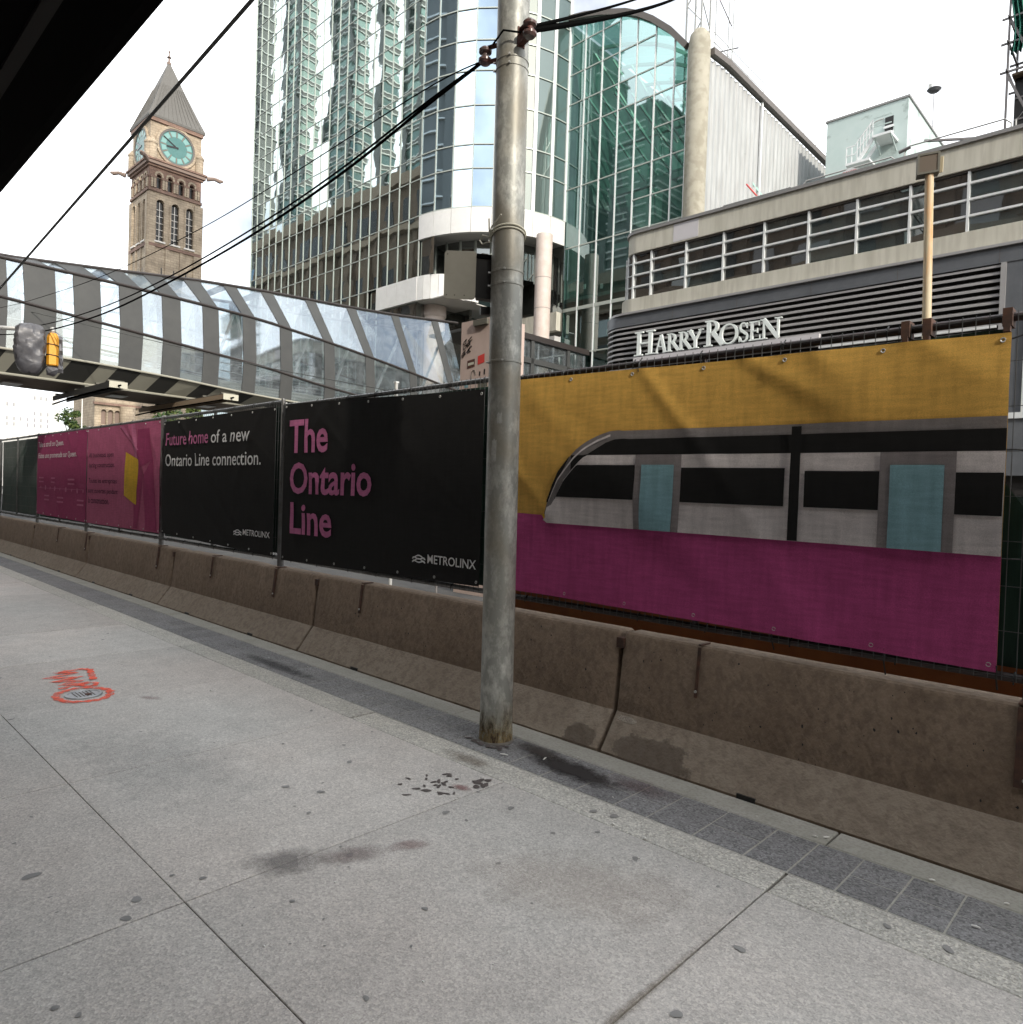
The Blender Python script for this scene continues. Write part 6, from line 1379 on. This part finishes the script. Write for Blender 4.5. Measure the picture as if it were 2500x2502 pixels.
for far in (False, True):
    for i, (y, wd) in enumerate(zip(bs, bw)):
        ye = bs[i + 1] if i + 1 < len(bs) else YE
        sh = shift(y)
        facet('rib_panel', 'bridgegrey', 0, 1, y, y + wd, far, sh, 0, .02)
        facet('rib_panel', 'bridgegrey', 1, 2, y, y + wd, far, 0, .06, .02)
        facet('rib_panel', 'bridgegrey' , 2, 3, y + .06, y + wd + .06, far, 0, -.02, .02)
        facet('glass_pane', 'bglass', 0, 1, y + wd + .01, ye - .01, far, sh, 0, 0, .02)
        facet('glass_pane', 'bglass', 1, 2, y + wd + .01, ye - .01, far, 0, .06, 0, .02)
        facet('glass_pane', 'bglass', 2, 3, y + wd + .07, ye + .05, far, 0, -.02, 0, .02)
        a, b = y + wd + .08, ye + .04       # pale kick panel at floor level
        mb = MB(); s = -1 if far else 1; xk = (-31.36 if far else -27.04)
        z0, z1 = lerp_tab(L3, a), lerp_tab(L3, b); h_ = .10 + .30 * max(0, min(1, (a - 6) / 8)); mb.add([(xk, a, z0 + .02), (xk, b, z1 + .02), (xk, b, z1 + h_), (xk, a, z0 + h_)], [(0, 1, 2, 3)]); part(mb, 'kick_panel', 'bridgefloor', fb)
        facet('soffit_panel', 'bridgedark', 3, 4, y + .05, y + wd + .08, far, 0, -.35)
        facet('soffit_panel', 'bridgelight', 3, 4, y + wd + .085, ye + .045, far, 0, -.35)
    for l, r_ in ((0, .06), (1, .055), (2, .05), (3, .04), (4, .05)):
        n = 30; mb = MB(); mb.tube([bp(l, -4 + (YE + 4) * k / n, far) + Vector((.02 if not far else -.02, 0, .01)) for k in range(n + 1)], r_, 8); part(mb, 'edge_rail', 'rail' if l < 3 else 'bridgelight', fb, True)
    for dz in (.45, .75, 1.05):
        mb = MB(); mb.tube([(-27.35 if not far else -31.05, -4 + (YE + 4) * k / 20, lerp_tab(L3, -4 + (YE + 4) * k / 20) + dz) for k in range(21)], .02, 6); part(mb, 'hand_rail', 'metalpale', fb, True)
mb = MB(); n = 20       # underside and floor
for k in range(n + 1):
    y = -4 + (YE + 4) * k / n; mb.v += [(-27.7, y, lerp_tab(L4, y)), (-30.7, y, lerp_tab(L4, y) )]
for k in range(n): mb.f.append((2 * k, 2 * k + 1, 2 * k + 3, 2 * k + 2)); mb.m.append(0)
part(mb, 'underside', 'bridgebrown', fb)
mb = MB()
for k in range(n + 1):
    y = -4 + (YE + 4) * k / n; mb.v += [(-27.1, y, lerp_tab(L3, y) + .02), (-31.3, y, lerp_tab(L3, y) + .02)]
for k in range(n): mb.f.append((2 * k, 2 * k + 1, 2 * k + 3, 2 * k + 2)); mb.m.append(0)
part(mb, 'floor', 'bridgefloor', fb)
for k in range(6): piece('underside_light', 'whitepaint', -29.6, -28.8, 2.2 + k * 3.3, 2.75 + k * 3.3, 4.78, 4.795, fb)
for i, y in enumerate(bs):      # roof ribs and glass across the top
    wd = bw[i]; ye = bs[i + 1] if i + 1 < len(bs) else YE; sh = shift(y)
    for nm, mat, a, b, dz in (('rib_panel', 'bridgegrey', y, y + wd, .02), ('glass_pane', 'bglass', y + wd + .01, ye - .01, 0)):
        p, q, r_, s_ = bp(0, a + sh), bp(0, b + sh), bp(0, b + sh, True), bp(0, a + sh, True); mb = MB(); mb.add([v + Vector((0, 0, dz)) for v in (p, q, r_, s_)], [(0, 1, 2, 3)]); part(mb, nm, mat, fb)
for i in range(0, len(bs) - 1):       # interior diagonals
    y = bs[i]; a = Vector((-27.5, y + .5, lerp_tab(L3, y) + .1)); b = Vector((-27.9, bs[i + 1] + .3, lerp_tab(L0, y) - .2)); piece_bar('brace', 'brace', a, b, .09, .09, fb)
    if y > 9: a = Vector((-30.9, y + 1.0, lerp_tab(L3, y) + .1)); b = Vector((-30.4, y - .3, lerp_tab(L0, y) - .2)); piece_bar('brace', 'brace', a, b, .09, .09, fb)
# link corridor into the entrance hall
for z0, z1 in ((9.92, 10.22),): piece('link_roof_edge', 'rail', -26.1, -25.8, YE, 33.1, z0, z1, fb)
piece('link_sill', 'bridgegrey', -26.1, -25.85, YE, 33.1, 8.7, 8.98, fb)
for y in (25.3, 26.8, 28.3, 31.3): piece('link_post', 'bridgegrey', -26.05, -25.85, y - .12, y + .12, 6, 9.92, fb)
for a, b in ((24.7, 26.8), (26.8, 28.3), (28.3, 31.3), (31.3, 33.1)): piece('link_glass', 'bglass', -25.98, -25.96, a + .13, b - .13, 8.99, 9.91, fb); piece('link_glass', 'bglass', -25.98, -25.96, a + .13, b - .13, 6.1, 8.69, fb)
mb = MB(); mb.box(-30.4, -26.1, YE + .3, 33.0, 10.05, 10.2); part(mb, 'link_roof', 'bridgedark', fb); mb = MB(); mb.box(-30.4, -26.1, YE + .3, 33.0, 6.0, 6.2); part(mb, 'link_floor', 'bridgefloor', fb)
for y, a, b, lab in ((7.6, -30.6, -24.3, 'long dark wooden wire trough under the footbridge, nearer the left edge'), (10.95, -31.7, -23.8, 'long brown wire trough under the footbridge, nearer the black banner')):
    t = thing('wire_trough', lab, 'wire trough', ((a + b) / 2, y, 4.6), 'wire troughs under the footbridge')
    for dy in (-.22, .22): piece('side_board', 'plywood' if y > 9 else 'bridgedark', a, b, y + dy - .02, y + dy + .02, 4.52, 4.68, t)
    piece('top_board', 'bridgedark', a + .05, b - .05, y - .199, y + .199, 4.685, 4.71, t)
    for k in range(6): piece('cross_batten', 'lampbody', a + .3 + k * (b - a - .6) / 5, a + .4 + k * (b - a - .6) / 5, y - .24, y + .24, 4.711, 4.76, t)
    piece('end_frame', 'whitecable', b - .02, b + .01, y - .26, y + .26, 4.50, 4.70, t)
    mb = MB(); mb.tube([(a - 1.2, y + .05, 4.50), (a + 2, y, 4.56), (b + .2, y, 4.57)], .03, 6); part(mb, 'feeder_wire', 'cable', t)

# ================================================================== CLOCK TOWER HALL
XE, YS, WE = -170.0, 58.45, 11.4
ct = thing('clock_tower', 'tan and red stone clock tower with steep grey roof', 'tower', (XE - WE / 2, YS + WE / 2, 0))
def east(u, v, d): return (XE - d, YS + u, v)         # facing the camera's right: u runs along +y
def south(u, v, d): return (XE - .013 - u * .972, YS + d - .011, v + .007)        # facing the street: u runs along -x
mb = MB(); mb.box(XE - WE + .9, XE - .9, YS + .9, YS + WE - .9, 0, 84); part(mb, 'core', 'pane', ct)
wins = [2.45, 5.7, 8.95]
for mp in (east, south):
    m = MB()
    holes = [arch_poly(c, 56.3, 1.7, 9.2)[::-1] for c in wins]
    m.extr([(0, 0), (WE, 0), (WE, 67.2), (0, 67.2)], holes, mp, 0, .9); part(m, 'shaft_wall', 'stone', ct)
    for c in wins:
        m = MB(); 
        o_ = arch_poly(c, 56.3, 2.35, 9.55); i_ = arch_poly(c, 56.25, 1.7, 9.25); m.extr(o_, [i_[::-1]], mp, -.16, 0); w_ = part(m, 'window', 'stone', ct)
        for k in range(5):
            m = MB(); z = 57.4 + k * 1.45; m.extr(rect(c - .84, c + .84, z, z + .13), [], mp, .35, .5); part(m, 'window_bar', 'snow', w_)
        m = MB(); m.extr(rect(c - .07, c + .07, 56.3, 65.0), [], mp, .34, .48); part(m, 'window_bar', 'snow', w_)
        m = MB(); m.extr(rect(c - .82, c + .82, 56.3, 65.0), [], mp, .6, .62); part(m, 'window_glass', 'pane', w_)
        m = MB(); m.extr(rect(c - 1.2, c + 1.2, 55.95, 56.3), [], mp, -.35, .3, back=True); part(m, 'sill', 'snow', w_)
    m = MB(); m.extr(rect(-.2, WE + .2, 54.9, 55.6), [], mp, -.30, .2, back=True); part(m, 'string_course', 'stonered', ct)
    m = MB(); m.extr(rect(-.15, WE + .15, 67.0, 67.6), [], mp, -.3, .3, back=True); part(m, 'string_course', 'stonered', ct)
    holes = [arch_poly(c, 67.9, 1.0, 3.1)[::-1] for c in (2.1, 4.5, 6.9, 9.3)]
    m = MB(); m.extr([(0, 67.6), (WE, 67.6), (WE, 72.4), (0, 72.4)], holes, mp, .04, .9); part(m, 'arcade_wall', 'stonered', ct)
    for c in (.9, 3.3, 5.7, 8.1, 10.5):
        for dx in (-.28, .28):
            m = MB(); m.extr(rect(c + dx - .22, c + dx + .22, 67.9, 70.0), [], mp, -.22, .1, back=True); part(m, 'colonnette', 'stone', ct)
        m = MB(); m.extr(rect(c - .65, c + .65, 70.0, 70.4), [], mp, -.3, .1, back=True); part(m, 'capital', 'stonered', ct)
    for c in (2.1, 4.5, 6.9, 9.3):
        m = MB(); m.extr(arch_poly(c, 70.2, 1.9, 1.5), [arch_poly(c, 70.15, 1.15, 1.1)[::-1]], mp, -.12, .04); part(m, 'arch_ring', 'stone', ct)
    for z0, z1, pr, mt in ((72.4, 72.9, .35, 'stonered'), (72.9, 73.6, .75, 'stonegrey'), (73.6, 74.0, 1.0, 'stonered')):
        m = MB(); m.extr(rect(-pr, WE + pr, z0, z1), [], mp, -pr, .3, back=True); part(m, 'cornice', mt, ct)
    m = MB(); m.extr([(.1, 74.0), (WE - .1, 74.0), (WE - .1, 83.2), (.1, 83.2)], [], mp, .1, .9); part(m, 'clock_stage', 'stone', ct)
    cz, cr_ = 78.2, 3.75
    ring = lambda r_, n=40: [(5.7 + r_ * math.cos(2 * pi * k / n), cz + r_ * math.sin(2 * pi * k / n)) for k in range(n)]
    m = MB(); m.extr(ring(cr_ + .75), [ring(cr_ + .25)[::-1]], mp, -.25, .1); part(m, 'clock_surround', 'stone', ct)
    m = MB(); m.extr(ring(cr_ + .25), [ring(cr_ - .12)[::-1]], mp, -.15, .1); part(m, 'clock_rim', 'gutter', ct)
    m = MB(); m.extr(ring(cr_ - .1), [], mp, .02, .05); face = part(m, 'clock_face', 'clock', ct)
    for k in range(12):
        a0, a1 = 2 * pi * (k + .14) / 12, 2 * pi * (k + .86) / 12
        m = MB(); m.extr([(5.7 + 2.35 * math.cos(a0), cz + 2.35 * math.sin(a0)), (5.7 + 3.4 * math.cos(a0), cz + 3.4 * math.sin(a0)), (5.7 + 3.4 * math.cos(a1), cz + 3.4 * math.sin(a1)), (5.7 + 2.35 * math.cos(a1), cz + 2.35 * math.sin(a1))], [], mp, -.01, .02); part(m, 'numeral_pane', 'clocklt', face)
        a = 2 * pi * k / 12; m = MB(); m.extr(stroke((5.7 + 2.2 * math.cos(a), cz + 2.2 * math.sin(a)), (5.7 + 3.5 * math.cos(a), cz + 3.5 * math.sin(a)), .16), [], mp, -.03, .02); part(m, 'hour_mark', 'stonegrey', face)
    sgn = 1 if mp is east else -1
    for ang, ln_, wd in ((150, 3.3, .26), (187, 2.2, .34)):
        a = rad(ang); 
        m = MB(); m.extr(stroke((5.7 - sgn * .0 - .4 * math.cos(a) * sgn, cz - .4 * math.sin(a)), (5.7 + sgn * ln_ * math.cos(a), cz + ln_ * math.sin(a)), wd), [], mp, -.08 - ang * .0001, -.04, back=True); part(m, 'clock_hand', 'pane', face)
    for u in (.55, WE - .55):
        m = MB(); c = Vector(mp(u, 0, .0)); m.lathe([(.95, 74.0), (.95, 77.2), (1.05, 77.3), (1.05, 77.6), (.5, 78.4), (.0, 79.0)], (c.x, c.y, 0), 14); part(m, 'corner_turret', 'stone', ct, True)
    m = MB(); m.extr(rect(-.1, WE + .1, 82.4, 83.4), [], mp, -.35, .3, back=True); part(m, 'eaves_frieze', 'stonered', ct)
    for u in (.5, WE - .5):
        m = MB(); m.extr(rect(u - .95, u + .95, 0, 66.5), [], mp, -.28, .1, back=True); part(m, 'corner_pier', 'stone', ct)
    for u in (3.0, 5.7, 8.4):
        m = MB(); m.extr(rect(u - .12, u + .12, 47.5, 50.5), [], mp, -.02, .2); part(m, 'slit_window', 'pane', ct)
    for u in (4.1, 7.3):
        m = MB(); m.extr(rect(u - .35, u + .35, 20, 55), [], mp, -.2, .1, back=True); part(m, 'pilaster', 'stone', ct)
e = .45
cx, cy = XE - WE / 2, YS + WE / 2; hw = WE / 2 + e
mb = MB(); lv = [(hw, 83.2), (hw + .05, 83.7), (hw * .80, 86.8), (hw * .42, 92.9), (.28, 99.2)]
for r_, z in lv: mb.v += [(cx - r_, cy - r_, z), (cx + r_, cy - r_, z), (cx + r_, cy + r_, z), (cx - r_, cy + r_, z)]
for k in range(len(lv) - 1):
    for i in range(4): mb.f.append((k * 4 + i, k * 4 + (i + 1) % 4, (k + 1) * 4 + (i + 1) % 4, (k + 1) * 4 + i)); mb.m.append(0)
mb.f += [(3, 2, 1, 0), (16, 17, 18, 19)]; mb.m += [0, 0]; roof = part(mb, 'roof', 'slate', ct)
mb = MB(); mb.lathe([(.45, 99.0), (.5, 99.5), (.22, 99.8), (.2, 100.5), (.55, 100.7), (.2, 101.0), (.12, 101.8), (.3, 102.0), (.06, 102.3), (.03, 103.4)], (cx, cy, 0), 10); part(mb, 'finial', 'stonegrey', roof, True)
for i in range(1, 12):      # standing seams on the two visible slopes
    t_ = -1 + 2 * i / 12
    for sx_ in ('e', 's'):
        a = Vector((cx + hw + .02, cy + t_ * hw, 83.8)) if sx_ == 'e' else Vector((cx + t_ * hw, cy - hw - .02, 83.8))
        b = Vector((cx + hw * .44, cy + t_ * hw * .42, 92.9)) if sx_ == 'e' else Vector((cx + t_ * hw * .42, cy - hw * .44, 92.9)); piece_bar('roof_seam', 'slate', a, b, .10, .08, ct)
for x, y, dx, dy in ((XE + .9, YS - .9, 2.2, -2.0), (XE + .9, YS + WE + .9, 1.0, 3.4), (XE - WE - .9, YS - .9, -1.5, -2.8)):
    mb = MB(); mb.tube([(x, y, 73.2), (x + dx * .45, y + dy * .45, 73.6), (x + dx * .8, y + dy * .8, 73.3), (x + dx, y + dy, 73.5)], [.55, .42, .5, .22], 8); part(mb, 'gargoyle', 'stonegrey', ct, True)
# arcaded lower wing
hole = [arch_poly(c, 14.0, 1.05, 3.2)[::-1] for c in (48.9, 50.2, 51.5)]
east2 = lambda u, v, d: (-165.0 - d, u, v)
mb = MB(); mb.extr([(47.2, 0), (58.3, 0), (58.3, 21.5), (47.2, 21.5)], hole, east2, 0, .8); part(mb, 'wing_wall', 'stone', ct)
mb = MB(); mb.box(-180, -165.8, 47.3, 58.2, 0, 21.4); part(mb, 'wing_core', 'stone', ct)
for c in (48.9, 50.2, 51.5):
    m = MB(); m.extr(arch_poly(c, 13.9, 1.35, 3.5), [arch_poly(c, 13.85, 1.05, 3.25)[::-1]], east2, -.15, 0); a_ = part(m, 'arch_ring', 'stone', ct)
    m = MB(); m.extr(arch_poly(c, 14.0, 1.05, 3.2), [], east2, .5, .52); part(m, 'arch_infill', 'stonegrey', a_)  # grey infill set back in each wing arch
for z0, z1, pr in ((18.0, 18.5, .5), (12.9, 13.3, .35), (21.3, 21.9, .5)): 
    m = MB(); m.extr(rect(46.9, 58.2, z0, z1), [], east2, -pr, .2, back=True); part(m, 'string_course', 'stonered' if z0 > 15 else 'stone', ct)
mb = MB(); mb.lathe([(1.5, 0), (1.5, 18)], (-164.6, 53.4, 0), 14); part(mb, 'wing_turret', 'stone', ct, True)

# ================================================================== FAR PALE BUILDING, TREES, LAMP
fp = thing('pale_block', 'pale office block at far left under the footbridge', 'building', (-270, 50, 0))
mb = MB(); mb.box(-285, -260, 20, 64.5, 0, 29.6); part(mb, 'wall', 'farwhite', fp); mb = MB(); mb.box(-285, -258.5, 19.6, 56, 0, 16.3); part(mb, 'podium', 'farwhite', fp)  # pale concrete, with blown-out haze put into its white
for x in range(8): pass
for z, ys in ((27.4, (57.76, 59.4, 60.8)), (22.6, (57.8, 59.45, 61.3)), (20.6, (50.7, 52.5, 54.2, 56.0, 57.8, 59.5, 61.3)), (18.9, (50.75, 52.5, 56.0, 57.8, 59.5, 61.3)), (24.8, (50.7, 52.4))):
    for y in ys: piece('window', 'farwin', -260.02, -259.9, y - .2, y + .2, z - .55, z + .55, fp)
def tree(label, x, y, zc, rx, rz, nleaf, lm, h_tr):
    t = thing('tree', label, 'tree', (x, y, -.1))
    mb = MB(); mb.tube([(x, y, -.1), (x + .1, y, h_tr * .5), (x - .1, y + .1, h_tr)], [.35, .26, .16], 8)
    rnd = random.Random(int(x * 7 + y))
    cl = []
    for k in range(16):
        a = rnd.uniform(0, 2 * pi); r_ = rnd.uniform(.2, .85); c = Vector((x + rx * r_ * math.cos(a), y + rx * r_ * math.sin(a), zc + rz * rnd.uniform(-.8, .85))); cl.append((c, rnd.uniform(.22, .42) * rx))
        mb.tube([(x, y, h_tr * .8), Vector((x, y, h_tr)).lerp(c, .6), c], [.12, .07, .02], 5)
    part(mb, 'trunk', 'bark', t, True)
    mb = MB(); s = .16 * rx / 2.5 + .10
    for k in range(nleaf):
        c, r_ = rnd.choice(cl); d = Vector((rnd.gauss(0, 1), rnd.gauss(0, 1), rnd.gauss(0, 1))).normalized() * r_ * rnd.uniform(.5, 1.15); p = c + d
        u = Vector((rnd.gauss(0, 1), rnd.gauss(0, 1), rnd.gauss(0, .6))).normalized(); v = u.cross(Vector((rnd.gauss(0, 1), rnd.gauss(0, 1), rnd.gauss(0, 1)))).normalized()
        mb.add([p - u * s, p - v * s * .5, p + u * s, p + v * s * .5], [(0, 1, 2, 3)], 0 if rnd.random() < .6 else 1)
    part(mb, 'crown', [lm, 'leafb'], t)
tree('thin sunlit tree at far left against the pale block', -150, 39.2, 11.2, 2.6, 4.0, 2600, 'leafa', 9)
tree('dense green tree below the footbridge by the clock tower', -75, 29.0, 6.3, 2.5, 2.6, 2200, 'leafa', 5)
tree('bright green tree behind the footbridge end', -62, 26.0, 6.0, 1.9, 2.6, 2000, 'leafb', 5)
fl_ = thing('far_lamp_post', 'pale slender lamp post beside the thin far tree', 'lamp post', (-140, 38.1, 0))
mb = MB(); mb.tube([(-140, 38.1, -.1), (-140, 38.1, 17.2)], [.16, .07], 8); part(mb, 'post', 'farwhite', fl_, True)
mb = MB(); mb.tube([(-140, 38.1, 17.0), (-139.6, 37.6, 17.3)], .09, 6); part(mb, 'lamp_head', 'farwhite', fl_)
ks = thing('street_kiosk', 'flat pale kiosk roof glimpsed below the footbridge', 'kiosk', (-58, 21, 0))
mb = MB(); mb.box(-62, -56, 19.8, 23.6, 5.35, 5.6); part(mb, 'roof', 'hrcap', ks); mb = MB(); mb.box(-61.5, -56.5, 20.2, 23.2, -.1, 5.35); part(mb, 'wall', 'dimglass', ks)

# ------------------------------------------------------------------ parent inverses: parts were modelled in world space
for o, p in PARTS: o.matrix_parent_inverse = p.matrix_basis.inverted()
bpy.context.view_layer.update()
